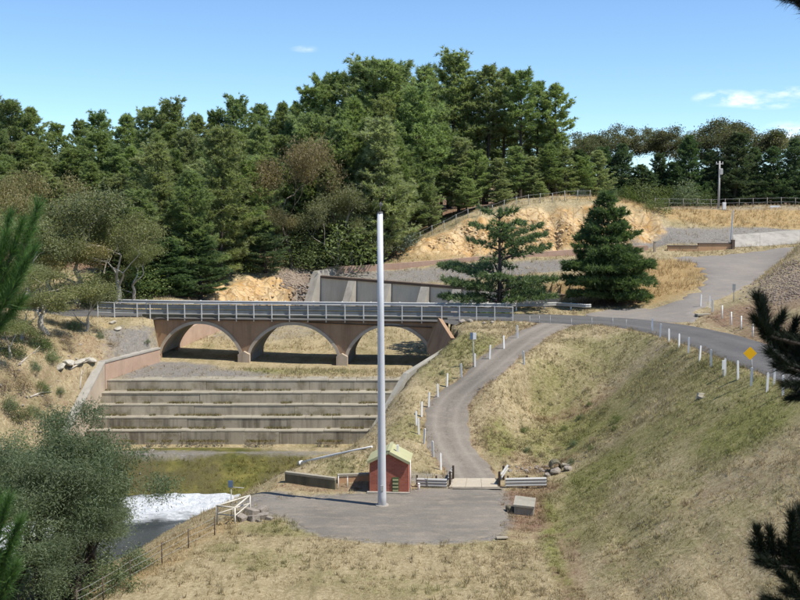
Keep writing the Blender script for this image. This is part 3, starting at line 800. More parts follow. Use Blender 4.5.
def sheet_poly(name, poly, mat, lift, cell=0.7, wob=0.18):
    """polygon sheet draped on the ground, cut along a grid so that it follows the relief"""
    pts = []
    poly = [Vector((p[0], p[1], 0)) for p in poly]
    for a, b in zip(poly, poly[1:] + poly[:1]):
        m = max(1, int((b - a).length / 0.8))
        for i in range(m):
            q = a.lerp(b, i / m); k = len(pts)
            pts.append(q + Vector((math.sin(k * 1.7) * wob, math.cos(k * 2.3) * wob, 0)))
    bm = bmesh.new()
    bm.faces.new([bm.verts.new(p) for p in pts])
    bmesh.ops.triangulate(bm, faces=bm.faces[:])
    xs = [p.x for p in pts]; ys = [p.y for p in pts]
    for ax, lo, hi in ((0, min(xs), max(xs)), (1, min(ys), max(ys))):
        v = lo + cell
        while v < hi:
            co = (v, 0, 0) if ax == 0 else (0, v, 0); no = (1, 0, 0) if ax == 0 else (0, 1, 0)
            bmesh.ops.bisect_plane(bm, geom=bm.verts[:] + bm.edges[:] + bm.faces[:], dist=1e-5, plane_co=co, plane_no=no)
            v += cell
    for v in bm.verts: v.co.z = g(v.co.x, v.co.y) + (-0.04 if v.is_boundary else lift)
    bmesh.ops.recalc_face_normals(bm, faces=bm.faces)
    me = bpy.data.meshes.new(name); bm.to_mesh(me); bm.free()
    me.polygons.foreach_set('use_smooth', [True] * len(me.polygons))
    me.materials.append(M[mat])
    return tag(link(bpy.data.objects.new(name, me)), kind='structure')
sheet_poly('gravel_pad', PAD, 'gravel_grey', 0.045)
UPPER = [at(a, b, z=c) for a, b, c in ((588, 313.5, 6.38), (620, 310.5, 6.45), (648, 307, 6.8), (676, 301, 7.35), (700, 287, 8.25), (706, 273, 9.0), (694, 261.5, 9.55), (670, 254, 9.95), (735, 252, 10.1), (797, 249, 10.35), (786, 257, 9.9), (769, 268, 9.25), (752, 283, 8.5), (732, 294, 7.9), (712, 301, 7.5), (697, 311, 7.0), (696, 323, 6.5), (660, 321, 6.42), (622, 318.5, 6.4), (590, 317.5, 6.38))]
sheet_poly('upper_road', UPPER, 'apron_gravel', 0.06, wob=0.3)

# ------------------------------------------------------------------ water in the stilling pool
wp = [at(240, 497, z=-3), at(60, 493, z=-3), Vector((-24, 66, -3)), Vector((-40, 56, -3)), Vector((-40, 36, -3)), Vector((-24, 43, -3)), Vector((-15, 49, -3)), Vector((-9.5, 56.5, -3)), Vector((-8.2, 62, -3))]
bm = bmesh.new(); bm.faces.new([bm.verts.new(p) for p in wp]); bmesh.ops.triangulate(bm, faces=bm.faces[:])
for ax in (0, 1):
    v = -41.0 if ax == 0 else 39.0
    while v < (0 if ax == 0 else 72):
        bmesh.ops.bisect_plane(bm, geom=bm.verts[:] + bm.edges[:] + bm.faces[:], dist=1e-5, plane_co=(v, 0, 0) if ax == 0 else (0, v, 0), plane_no=(1, 0, 0) if ax == 0 else (0, 1, 0))
        v += 0.45
me = bpy.data.meshes.new('water'); 
foam = []
for v in bm.verts:
    x, y = v.co.x, v.co.y
    d = float(seg_dist(np.array(x), np.array(y), [at(235, 501, z=-3), at(150, 505, z=-3), at(100, 513, z=-3), Vector((-24, 57, -3))]))
    e = float(seg_dist(np.array(x), np.array(y), [at(235, 500, z=-3), at(170, 500, z=-3)]))
    f_ = max(0.0, min(1.0, 1.35 - d / 3.4))
    foam.append(f_)
    v.co.z += f_ * (float(vnoise(np.array(x), np.array(y), 1.1, 8)) * 0.30 + float(vnoise(np.array(x), np.array(y), 0.5, 9)) * 0.22) + 0.35 * max(0, 1 - e / 1.6)
bmesh.ops.recalc_face_normals(bm, faces=bm.faces); bm.to_mesh(me); bm.free()
at_ = me.attributes.new('foam', 'FLOAT_COLOR', 'POINT'); at_.data.foreach_set('color', [c for f_ in foam for c in (f_, f_, f_, 1)])
me.polygons.foreach_set('use_smooth', [True] * len(me.polygons)); me.materials.append(M['white_water'])
tag(link(bpy.data.objects.new('water', me)), kind='structure')

# ------------------------------------------------------------------ stepped spillway chute
steps = empty('spillway_steps', (-11, 76, STEP_Z[5]))
tag(steps, 'five broad weathered concrete steps crossing the channel in front of the arch bridge', 'steps')
O = Vector((-11, 76, STEP_Z[5]))
for i in range(5):
    xl, xr = -21.3 - 0.15 * i, 0.9 - 0.62 * i
    zt, zb = STEP_Z[i], STEP_Z[i + 1]
    yf = STEP_Y[i]; yb = (STEP_Y[i - 1] + 0.25) if i else yf + 1.6
    st = MB()
    # front face cast in bays with slight offsets at the joints
    nb = 3; vs, fs = [], []
    for k in range(nb):
        a, b = xl + (xr - xl) * k / nb + 0.012, xl + (xr - xl) * (k + 1) / nb - 0.012
        o_ = 0.03 * (random.random() - 0.5); dz = 0.05 * (random.random() - 0.5)
        st.box(((a + b) / 2 - O.x, (yf + yb) / 2 + o_ - O.y, (zt - 0.11 + zb - 0.4) / 2 + dz * 0 - O.z), (b - a, yb - yf, zt - 0.11 - zb + 0.4))
    s_ = st.build('step', 'concrete_stained' if i in (3, 4) else 'concrete_step', steps)
    nose = MB(); nb = 11
    for k in range(nb):
        a, b = xl + (xr - xl) * k / nb + 0.008, xl + (xr - xl) * (k + 1) / nb - 0.008
        dz = 0.03 * (random.random() - 0.5)
        nose.box(((a + b) / 2 - O.x, (yf + yb) / 2 - 0.012 - O.y, zt - 0.055 + dz - O.z), (b - a, yb - yf + 0.02, 0.11), bev=0.02)
    nose.build('nosing', 'concrete_lip', s_)

def wall_run(name, top, base_drop, th, mat, cap=None, label=None, cat='wall', group=None, side=1, extra=None):
    """wall along a polyline of top points, with thickness to one side and an optional cap"""
    o = empty(name, Vector(top[0]) - Vector((0, 0, base_drop[0]))); org = o.location.copy()
    for a, b, da, db in zip(top[:-1], top[1:], base_drop[:-1], base_drop[1:]):
        a, b = Vector(a), Vector(b)
        d = (b - a); s = Vector((d.y, -d.x, 0)).normalized() * th * side
        m = MB()
        P = [a, b, b - Vector((0, 0, db)), a - Vector((0, 0, da))]
        m.prism([p - org for p in P], s)
        w = m.build('wall_panel', mat, o)
        if cap:
            c = MB(); e = s * 0.12
            up = Vector((0, 0, 0.12)); lo = Vector((0, 0, 0.004))
            c.prism([a + lo - e - org, b + lo - e - org, b + lo + s + e - org, a + lo + s + e - org], up)
            c.build('coping', cap, o)
    tag(o, label, cat, group)
    return o
wall_run('training_wall', [LW0, LW1], [1.7, 1.9], 0.45, 'concrete_pink', 'concrete', 'low pink concrete wall along the channel between bridge and steps', side=-1 if False else 1)
wall_run('training_wall', [LW1 + Vector((-0.02, -0.03, 0)), LW1.lerp(LW2, 0.5), LW2, LW2 + Vector((-1.0, -5.5, -2.0))], [1.9, 2.2, 2.6, 2.2], 0.5, 'concrete_warm', 'concrete', 'sunlit concrete wall stepping down beside the left ends of the steps', side=1)
wall_run('training_wall', [RW[0], RW[1], RW[2]], [2.9, 1.9, 2.0], 0.4, 'concrete_grey', None, 'grey concrete wall at the right ends of the steps below the gravel track', side=-1)
wall_run('training_wall', [Vector((-18.9, 92.2, 4.35)), Vector((-13.9, 108, 5.6))], [1.4, 1.4], 0.45, 'concrete_pink', None, 'pink channel wall seen through the first arch of the bridge', side=-1)

# ------------------------------------------------------------------ arch bridge
BL, BR = at(150, 316, Y=87.0), at(441, 316, Y=84.7)
BL.z = BR.z = 6.25
ud = (BR - BL).normalized(); vd = Vector((-ud.y, ud.x, 0)); BLEN = (BR - BL).length
def B(u, v, z): return Vector((BL.x + ud.x * u + vd.x * v, BL.y + ud.y * u + vd.y * v, z))
def u_at(px, py=355):
    """position along the bridge face at a pixel column"""
    d = at(px, py, Y=1.0) - EYE
    # intersect in plan
    den = d.x * ud.y - d.y * ud.x
    t_ = (BL.x * ud.y - BL.y * ud.x) / den
    p = Vector((d.x * t_, d.y * t_, 0))
    return (p - Vector((BL.x, BL.y, 0))).dot(ud)
bridge = empty('arch_bridge', B(BLEN / 2, 2.6, 3.0)); bo = bridge.location.copy()
tag(bridge, 'red-brown road bridge of three low arches across the spillway channel', 'bridge')
WID = 5.0; ZTOP = 6.02
ARCH = [(u_at(161), u_at(240), 3.28, 5.72), (u_at(249.5), u_at(338), 3.22, 5.72), (u_at(347), u_at(433), 3.15, 5.70)]
def arch_z(u):
    for a, b, s, c in ARCH:
        if a < u < b:
            q = abs(2 * (u - a) / (b - a) - 1)
            return s + (c - s) * (1 - q ** 2.1) ** 0.72
    return None
us = [-0.2]
for a, b, s, c in ARCH:
    us += [a] + [a + (b - a) * (0.5 - 0.5 * math.cos(math.pi * k / 28)) for k in range(1, 28)] + [b]
us.append(BLEN + 0.3)
def spandrel(v0, v1):
    m = MB()
    for a, b in zip(us[:-1], us[1:]):
        za, zb_ = arch_z(a + 1e-4), arch_z(b - 1e-4)
        za = 1.6 if za is None else za; zb_ = 1.6 if zb_ is None else zb_
        m.prism([B(a, v0, za) - bo, B(b, v0, zb_) - bo, B(b, v0, ZTOP) - bo, B(a, v0, ZTOP) - bo], vd * (v1 - v0))
    return m
spandrel(0, 0.4).build('spandrel_wall', 'spandrel', bridge)
spandrel(WID - 0.4, WID).build('spandrel_wall', 'spandrel', bridge)
for a, b, s, c in ARCH:
    m, r = MB(), MB(); N = 30
    def zz(k):
        q = abs(2 * k / N - 1); return s + (c - s) * (1 - q ** 2.1) ** 0.72
    for k in range(N):
        ua, ub = a + (b - a) * k / N, a + (b - a) * (k + 1) / N
        m.prism([B(ua, 0.4, zz(k)) - bo, B(ub, 0.4, zz(k + 1)) - bo, B(ub, 0.4, zz(k + 1) + 0.25) - bo, B(ua, 0.4, zz(k) + 0.25) - bo], vd * (WID - 0.8))
    m.build('vault', 'concrete_grey', bridge)
    # arch ring, a little proud of the face
    pin, pout = [], []
    for k in range(N + 1):
        t0 = (zz(max(k - 1, 0)), zz(min(k + 1, N))); du = (b - a) / N * (min(k + 1, N) - max(k - 1, 0)); dz = t0[1] - t0[0]
        nrm = Vector((-dz, du)).normalized()
        u = a + (b - a) * k / N
        pin.append((u, zz(k) - 0.003)); pout.append((u + nrm.x * 0.24, min(zz(k) + nrm.y * 0.24, ZTOP - 0.06)))
    for k in range(N):
        q = [pin[k], pin[k + 1], pout[k + 1], pout[k]]
        r.prism([B(u, -0.045, z) - bo for u, z in q], vd * 0.05)
    r.build('arch_ring', 'ring_concrete', bridge)
for i in (0, 1):
    u0, u1 = ARCH[i][1] - 0.0, ARCH[i + 1][0] + 0.0
    um = (u0 + u1) / 2; z0, z1 = 1.5, ARCH[i + 1][2] + 0.28
    m = MB()
    m.prism([B(u0 - 0.08, -0.42, z0) - bo, B(u1 + 0.08, -0.42, z0) - bo, B(u1 + 0.08, -0.42, z1 - 0.12) - bo, B(um, -0.42, z1 + 0.12) - bo, B(u0 - 0.08, -0.42, z1 - 0.12) - bo], vd * 0.41)
    m.build('pier', 'concrete_warm', bridge)
    m = MB(); m.prism([B(u0 + 0.01, 0.401, z0) - bo, B(u1 - 0.01, 0.401, z0) - bo, B(u1 - 0.01, 0.401, z1) - bo, B(u0 + 0.01, 0.401, z1) - bo], vd * (WID - 0.802)); m.build('pier_wall', 'concrete_grey', bridge)
# deck edge and kerbs
m = MB(); m.prism([B(-0.6, -0.16, ZTOP + 0.002) - bo, B(BLEN + 0.5, -0.16, ZTOP + 0.002) - bo, B(BLEN + 0.5, -0.16, ZTOP + 0.16) - bo, B(-0.6, -0.16, ZTOP + 0.16) - bo], vd * (WID + 0.32)); m.build('deck', 'coping_brown', bridge)
for v in (-0.10, WID - 0.28):
    m = MB(); m.prism([B(-0.6, v, ZTOP + 0.163) - bo, B(BLEN + 0.5, v, ZTOP + 0.163) - bo, B(BLEN + 0.5, v, ZTOP + 0.42) - bo, B(-0.6, v, ZTOP + 0.42) - bo], vd * 0.32); m.build('kerb', 'concrete_dark', bridge)
# service pipe under the deck edge
m = MB(); m.tube([B(BLEN * 0.55, -0.10, 5.96) - bo, B(BLEN * 0.97, -0.10, 5.66) - bo], 0.045, 6); m.build('pipe', 'rusty_steel', bridge)
# wing walls
m = MB()
P = [at(438, 317.5, Y=84.62) - bo, at(427.5, 342, Y=84.55) - bo, at(426.5, 352, Y=84.3) - bo, at(440, 362, Y=80.5) - bo, at(451, 338, Y=80.0) - bo]
m.prism(P, Vector((0.3, 0.15, -0.05))); wr = m.build('wing_wall', 'spandrel', bridge)
m = MB()
A0 = B(-0.15, 0.0, 6.1); A1 = at(118, 337, Y=83.5)
P = [A0 - bo, Vector((A1.x, A1.y, 5.35)) - bo, Vector((A1.x, A1.y, 3.0)) - bo, Vector((A0.x, A0.y, 2.2)) - bo]
m.prism(P, Vector((-0.3, 0.4, 0))); m.build('wing_wall', 'concrete_pink', bridge)

# ------------------------------------------------------------------ rails
WBEAM = [(0.0, 0.0), (0.035, 0.03), (0.075, 0.055), (0.075, 0.105), (0.02, 0.155), (0.075, 0.205), (0.075, 0.255), (0.035, 0.28), (0.0, 0.31), (-0.012, 0.31), (0.022, 0.275), (0.06, 0.25), (0.06, 0.21), (0.005, 0.155), (0.06, 0.10), (0.06, 0.06), (0.022, 0.035), (-0.012, 0.0)]
def guard_rail(name, path, label, post_every, h=0.75, post_mat='white_paint', beams=(0.42,), top_pipe=None, foot=None, side=1, post_w=0.1, rail_mat='galvanised', group=None, posts_at=None, curl=False, cat='guard rail'):
    path = [Vector(p) for p in path]
    o = empty(name, path[0]); org = path[0].copy()
    seg = []
    L = 0; cum = [0]
    for a, b in zip(path[:-1], path[1:]): L += (b - a).length; cum.append(L)
    def pt(s):
        for i in range(len(cum) - 1):
            if s <= cum[i + 1] + 1e-6:
                return path[i].lerp(path[i + 1], (s - cum[i]) / max(cum[i + 1] - cum[i], 1e-6))
        return path[-1]
    s = 0.0 if posts_at is None else None
    ss = posts_at or [k * post_every for k in range(int(L / post_every) + 1)]
    for s in ss:
        p = pt(s); f_ = foot(p) if foot else 0.5
        d = pt(min(s + 0.2, L)) - pt(max(s - 0.2, 0)); rz = math.atan2(d.y, d.x)
        m = MB(); m.box((0, 0, (h - f_) / 2), (post_w, post_w * 0.8, h + f_), rz, bev=0.012)
        q = m.build('post', post_mat, o); q.location = p - org
    run = 3.9
    k = 0.0
    while k < L - 0.05:
        e = min(k + run, L)
        pts = [pt(k + (e - k) * i / 4) + Vector((0, 0, 0)) for i in range(5)]
        for hb in beams:
            m = MB(); m.profile([(a * side + 0.065 * side, z + hb) for a, z in WBEAM], [p - org for p in pts]); m.build('rail', rail_mat, o)
        if top_pipe:
            m = MB(); m.tube([p - org + Vector((0, 0, top_pipe)) for p in pts], 0.032, 6); m.build('top_rail', 'galvanised', o)
        k = e + 0.004
    if curl:
        d = (pt(L) - pt(L - 0.3)).normalized(); sdir = Vector((d.y, -d.x, 0)) * side
        m = MB(); e = pt(L) - org
        m.profile([(a * side + 0.065 * side, z + beams[0] - 0.01) for a, z in WBEAM], [e + Vector((0, 0, 0)), e + d * 0.25 - sdir * 0.02, e + d * 0.42 - sdir * 0.16, e + d * 0.45 - sdir * 0.34]); m.build('end_terminal', rail_mat, o)
    tag(o, label, cat, group)
    return o
zr = 6.25
px_posts = [138.4, 151, 168.4, 185.4, 202.4, 219.4, 237, 254.4, 272.4, 290, 308.4, 326.6, 345.4, 364, 382.6, 402.4, 422, 442, 459.8, 476.8, 495, 513]
uu = [u_at(p, 310) for p in px_posts]
front = [B(u_at(100, 310), -0.75, zr + 0.1), B(uu[0] - 0.5, -0.35, zr), B(0, -0.21, zr), B(BLEN, -0.21, zr), B(uu[-1], -0.62, zr)]
L0 = (front[1] - front[0]).length
u0 = uu[0] - 0.5
guard_rail('bridge_railing', front, 'long grey double rail with white posts along the near side of the bridge', 1.37, h=1.12, beams=(0.70, 0.30), top_pipe=1.10, foot=lambda p: 0.28 if -19.5 < p.x < 3.2 else 0.6, side=-1, post_w=0.085, post_mat='post_grey',
           posts_at=[0.1, 1.4] + [L0 + (u - u0) for u in uu], rail_mat='weathered_steel', cat='railing')
back = [B(u_at(95, 310), WID + 0.7, zr + 0.1), B(0, WID + 0.21, zr), B(BLEN, WID + 0.21, zr), B(BLEN + 5.0, WID + 0.35, zr)] + [at(557, 308, Y=90.4), at(583, 308.5, Y=89.0)]
for p in back: p.z = zr + 0.02
guard_rail('bridge_railing', back, 'grey rail on the far side of the bridge, running on past the spreading cedar', 2.4, h=0.86, beams=(0.52,), foot=lambda p: 0.10 if -19.5 < p.x < 3.0 else 0.6, side=1, post_w=0.11, curl=True, rail_mat='galvanised', cat='railing')

# ------------------------------------------------------------------ spillway crest wall with buttresses
spw = empty('spillway_wall', (SP0.x, SP0.y, 4.2)); so = spw.location.copy()
tag(spw, 'long angled concrete weir wall with sloping buttresses behind the bridge', 'wall')
nd = Vector((SPD.y, -SPD.x, 0))                      # outwards, down the channel
if nd.y > 0: nd = -nd
SPL = (SPE - SP0).length
def S(u, v, z): return Vector((SP0.x + SPD.x * u + nd.x * v, SP0.y + SPD.y * u + nd.y * v, z))
fin_px = [321, 357, 392, 430, 462, 490, 518]
def su(px):
    d = at(px, 285, Y=1.0) - EYE
    den = d.x * SPD.y - d.y * SPD.x
    t_ = (SP0.x * SPD.y - SP0.y * SPD.x) / den
    return (Vector((d.x * t_, d.y * t_, 0)) - Vector((SP0.x, SP0.y, 0))).dot(SPD)
fu = [su(p) for p in fin_px]
edges = [0.0] + [f for f in fu[1:]] + [SPL]
ZW = 7.45
def zw(u): return ZW + SPT * u / SPU
for a, b in zip(edges[:-1], edges[1:]):
    m = MB(); m.prism([S(a + 0.01, 0, 2.8) - so, S(b - 0.01, 0, 2.8) - so, S(b - 0.01, 0, zw(b)) - so, S(a + 0.01, 0, zw(a)) - so], -nd * 1.3); m.build('wall_panel', 'weir_concrete', spw)
m = MB(); m.prism([S(-0.1, 0.14, zw(0) + 0.003) - so, S(SPL, 0.14, zw(SPL) + 0.003) - so, S(SPL, 0.14, zw(SPL) + 0.25) - so, S(-0.1, 0.14, zw(0) + 0.25) - so], -nd * 0.8); m.build('coping', 'coping_brown', spw)
for i, f_ in enumerate(fu):
    w = 0.85; out = 3.0 if i else 3.4; zt = zw(f_) - 0.02 if i else ZW + 0.5
    m = MB(); m.prism([S(f_, 0.002, 2.8) - so, S(f_, out, 2.8) - so, S(f_, out * 0.93, 3.2) - so, S(f_, 0.35, zt) - so, S(f_, 0.002, zt) - so], -SPD * w); m.build('buttress', 'concrete', spw)
# the wall head that closes it on the left, against the pitched bank
m = MB(); m.prism([S(-0.05, 2.6, 2.8) - so, S(-0.05, 0.3, 8.15) - so, S(-0.05, -3.5, 8.25) - so, S(-0.05, -3.5, 2.8) - so], -SPD * 0.6); m.build('end_wall', 'concrete', spw)
# far lining strip, pinkish
STRIP = [(322, 272, 117.0), (360, 270.5, 117.5), (400, 268, 118), (440, 265, 118.6), (480, 261.5, 119), (520, 258, 119.2), (560, 255.5, 119.4), (605, 252.5, 119.5), (648, 250.5, 119.6)]
top = [at(a, b - 5.0, Y=c) for a, b, c in STRIP]
wall_run('lining_wall', top, [0.9] * len(top), 0.35, 'strip_pink', None, 'thin pink concrete lining strip along the foot of the orange rock cutting', side=-1)
# low orange wall beyond the upper road with a raised half
lo = empty('low_wall', at(668, 250.5, Y=117.8)); oo = lo.location.copy()
tag(lo, 'low orange-tan wall with stepped dark coping beyond the upper road', 'wall')
for (a, b, t0) in ((668, 698, 246.5), (698.3, 732, 244.2)):
    p, q = at(a, 250.5, Y=117.8), at(b, 250.5, Y=117.8); tz_ = at(a, t0, Y=117.8).z
    m = MB(); m.prism([p - oo + Vector((0, 0, -0.5)), q - oo + Vector((0, 0, -0.5)), Vector((q.x, q.y, tz_)) - oo, Vector((p.x, p.y, tz_)) - oo], (0, 0.35, 0)); m.build('wall_panel', 'orange_wall', lo)
    m = MB(); m.prism([Vector((p.x, p.y - 0.06, tz_ + 0.004)) - oo, Vector((q.x, q.y - 0.06, tz_ + 0.004)) - oo, Vector((q.x, q.y - 0.06, tz_ + 0.13)) - oo, Vector((p.x, p.y - 0.06, tz_ + 0.13)) - oo], (0, 0.47, 0)); m.build('coping', 'coping_brown', lo)
pe = at(733, 250.5, Y=117.7)
m = MB(); m.box((pe.x - oo.x, pe.y - oo.y + 0.1, 0.3), (0.3, 0.5, 1.7)); m.build('end_pier', 'coping_brown', lo)
# concrete lining that slopes up behind the upper road
sl = MB()
c0 = [(733, 248.5, 118.3), (760, 247.5, 118.6), (800, 244.5, 119), (850, 243, 119.5), (920, 242, 120)]
c1 = [(733, 236, 121.0), (760, 234, 121.4), (800, 231, 122), (850, 229, 122.4), (920, 228, 123)]
pts0 = [at(a, b, Y=c) for a, b, c in c0]; pts1 = [at(a, b, Y=c) for a, b, c in c1]
for k in range(4):
    pr = [pts0[k], pts0[k + 1], pts1[k + 1], pts1[k]]
    sl.prism([p + Vector((0.01 * (j in (0, 3)) - 0.01 * (j in (1, 2)), 0, 0.14)) for j, p in enumerate(pr)], (0, 0.1, -0.5))
tag(sl.build('sloping_lining', 'concrete'), 'bright concrete slope lining the bank beyond the upper road', 'wall')

# ------------------------------------------------------------------ tall light pole
pb = at(382, 505.5, z=0.0); ph = at(380, 213, Y=pb.y).z
pole = empty('light_pole', pb)
tag(pole, 'tall tapered pale grey metal pole standing on the gravel pad beside the brick hut', 'pole')
m = MB(); m.tube([(0, 0, -0.4), (0, 0, 0.5), (-0.02, 0, ph * 0.33), (-0.05, 0, ph * 0.66), (-0.08, 0, ph)], [0.225, 0.215, 0.19, 0.165, 0.14], 20); m.build('shaft', 'pole_paint', pole)
m = MB(); m.tube([(0, 0, -0.05), (0, 0, 0.06)], [0.34, 0.34], 16); m.build('base_flange', 'concrete', pole)
m = MB(); m.tube([(-0.08, 0, ph - 0.02), (-0.08, 0, ph + 0.06)], [0.15, 0.13], 16); m.build('cap', 'signal_grey', pole)
m = MB(); m.tube([(-0.05, 0, ph), (-0.05, 0, ph + 0.55)], 0.025, 6); m.box((-0.03, 0, ph + 0.42), (0.16, 0.12, 0.14), bev=0.02); m.build('antenna', 'signal_grey', pole)
m = MB(); m.box((0.0, -0.215, 0.95), (0.14, 0.03, 0.30), bev=0.008); m.build('hatch', 'galvanised', pole)

# ------------------------------------------------------------------ brick hut
hc = at(388.8, 492.5, z=0.0); hut = empty('brick_hut', hc, math.radians(-5))
tag(hut, 'small red brick hut with pale green gable roof behind the tall pole', 'hut')
W2, DP, EV, AP = 1.03, 1.75, 1.70, 2.22
m = MB()
for y0 in (0.0, DP - 0.11):
    m.prism([(-W2, y0, -0.3), (W2, y0, -0.3), (W2, y0, EV), (0, y0, AP), (-W2, y0, EV)], (0, 0.11, 0))
m.box((-W2 + 0.055, DP / 2, (EV - 0.3) / 2), (0.11, DP - 0.224, EV + 0.3)); m.box((W2 - 0.055, DP / 2, (EV - 0.3) / 2), (0.11, DP - 0.224, EV + 0.3))
m.build('wall', 'red_brick', hut)
for s in (-1, 1):
    m = MB(); run = Vector((s * (W2 + 0.12), 0, EV - AP - 0.06)); n_ = 16
    sl_ = run.length; dirv = run.normalized(); nrm = Vector((-dirv.z * s, 0, abs(dirv.x)))
    # ribbed sheet: ridge to eave, ribs running down the slope
    pts = []
    NR = 22
    for k in range(NR + 1):
        y = -0.14 + (DP + 0.28) * k / NR; hgt_ = 0.03 if k % 2 else 0.0
        pts.append((y, hgt_))
    vs, fs = [], []
    for y, h_ in pts:
        for e in (0.0, 1.0):
            p = Vector((0, y, AP + 0.05)) + run * e + nrm * h_; vs.append(p)
    for y, h_ in pts:
        for e in (0.0, 1.0):
            p = Vector((0, y, AP + 0.05)) + run * e + nrm * (h_ - 0.03); vs.append(p)
    k2 = len(pts) * 2
    for k in range(NR):
        fs.append((2 * k, 2 * k + 1, 2 * k + 3, 2 * k + 2)); fs.append((k2 + 2 * k + 2, k2 + 2 * k + 3, k2 + 2 * k + 1, k2 + 2 * k))
    fs += [(0, k2, k2 + 1, 1), (2 * NR + 1, k2 + 2 * NR + 1, k2 + 2 * NR, 2 * NR)]
    for k in range(NR):
        fs += [(2 * k + 1, k2 + 2 * k + 1, k2 + 2 * k + 3, 2 * k + 3)]
    m.add(vs, fs); m.build('roof_sheet', 'roof_green', hut)
    m = MB(); m.bar(Vector((0.0, -0.12, AP - 0.03)), Vector((s * (W2 + 0.10), -0.12, EV - 0.09)), 0.05, 0.13); m.build('barge_board', 'roof_green', hut)
m = MB(); m.bar((0, -0.15, AP + 0.075), (0, DP + 0.15, AP + 0.075), 0.18, 0.03); m.build('ridge_cap', 'roof_green', hut)
door = MB(); door.box((0.36, -0.012, 0.40), (0.36, 0.03, 0.86)); dr = door.build('door', 'door_green', hut)
for k in range(4):
    m = MB(); m.box((0.36, -0.045, 0.12 + 0.19 * k), (0.30, 0.03, 0.10)); m.build('louvre', 'roof_green', dr)
m = MB(); m.tube([(W2 + 0.12, -0.02, -0.1), (W2 + 0.12, -0.02, 1.78)], 0.025, 6); m.build('pipe', 'white_paint', hut)
m = MB(); m.box((0.42, DP * 0.35, AP + 0.02), (0.12, 0.12, 0.42)); m.build('vent', 'white_paint', hut)
m = MB(); m.box((0.0, -0.10, 0.0), (2.3, 0.22, 0.10)); m.build('plinth', 'concrete', hut)

# ------------------------------------------------------------------ white pipe lying on the bank
p0, p1 = hit(301, 466.0), hit(372, 450.0); p0.z += 0.16; p1.z += 0.2
wp_ = empty('white_pipe', p0); d = p1 - p0
tag(wp_, 'slender white pipe lying slanted on the grass bank beside the hut', 'pipe')
m = MB(); m.tube([(0, 0, 0), d * 0.3 + Vector((0, 0, 0.03)), d * 0.7 + Vector((0, 0, 0.03)), d], [0.11, 0.09, 0.065, 0.055], 10); m.build('shaft', 'white_paint', wp_)
m = MB(); m.tube([-d.normalized() * 0.14, d.normalized() * 0.10], [0.17, 0.17], 12); m.build('flange', 'white_paint', wp_)

# ------------------------------------------------------------------ headwall beside the pad
ha, hb, hcx = at(284, 487.5, z=0.0), at(335, 489.5, z=0.0), at(372, 486, z=0.0)
ha.y += 0.5
wall_run('headwall', [Vector((ha.x, ha.y, 0.62)), Vector((hb.x, hb.y, 0.50))], [1.0, 0.9], 0.22, 'concrete_dark', 'concrete_lip', 'low dark concrete headwall behind the gravel pad', side=-1)  # darker concrete than the headwall next to it
wall_run('headwall', [Vector((hb.x + 0.1, hb.y + 0.75, 0.5)), Vector((hcx.x, hcx.y + 0.3, 0.5))], [0.9, 0.9], 0.22, 'orange_wall', 'concrete_lip', 'short orange stained concrete headwall next to the brick hut', side=-1)
for (px, b, h_) in ((338.5, 489, 0.75), (347.5, 488, 0.62)):
    p = at(px, b, z=0.0); m = MB(); m.tube([(0, 0, -0.2), (0, 0, h_)], 0.022, 6); q = m.build('marker_stake', 'white_paint', None); q.location = p
    m2 = MB(); m2.tube([(0, 0, h_ - 0.01), (0, 0, h_ + 0.03)], 0.035, 6); m2.build('cap', 'galvanised', q)
    tag(q, 'thin pale stake standing in front of the orange headwall', 'stake', 'stakes by the headwall')

# ------------------------------------------------------------------ culvert crossing
slab = empty('culvert_slab', at(473, 487, z=0.0)); so2 = slab.location.copy()
tag(slab, 'pale concrete culvert slab where the gravel track meets the pad', 'slab')
q = [at(449, 487.3, z=0.05), at(498, 487.3, z=0.05), at(495, 478.5, z=0.05), at(453, 478.5, z=0.05)]
for k in range(3):
    a0, a1 = q[0].lerp(q[1], k / 3 + 0.003), q[0].lerp(q[1], (k + 1) / 3 - 0.003); b0, b1 = q[3].lerp(q[2], k / 3 + 0.003), q[3].lerp(q[2], (k + 1) / 3 - 0.003)
    m = MB(); m.prism([p - so2 + Vector((0, 0, 0.02)) for p in (a0, a1, b1, b0)], (0, 0, -0.35)); m.build('slab_panel', 'culvert_concrete', slab)
for (pxs, lab, sd) in ((((417, 486.5), (447, 487)), 'grey guard rail at the culvert, on the hut side', 1), (((546, 486.5), (505, 487)), 'grey guard rail at the culvert, on the embankment side', -1)):
    e0, e1 = at(*pxs[0], z=-0.02), at(*pxs[1], z=0.0)
    e2 = at(449.5 if sd > 0 else 500, 486.2, z=0.0); e3 = at(455 if sd > 0 else 506, 476.0, z=0.02)
    e1.z = e0.z = 0.0
    gr = guard_rail('guard_rail', [e0, e1], lab, 1.05, h=0.62, beams=(0.16, 0.0) if sd > 0 else (0.20, 0.02), foot=lambda p: 0.3, side=sd, post_mat='rusty_steel', rail_mat='galvanised', post_w=0.1)
    gr2 = guard_rail('guard_rail', [e2 + Vector((0.03 * sd, 0.1, 0)), e3], lab.replace('at the culvert,', 'returning along the track edge,'), 1.3, h=0.8, beams=(0.36,), foot=lambda p: 0.3, side=-sd, post_mat='rusty_steel', rail_mat='galvanised', post_w=0.14)
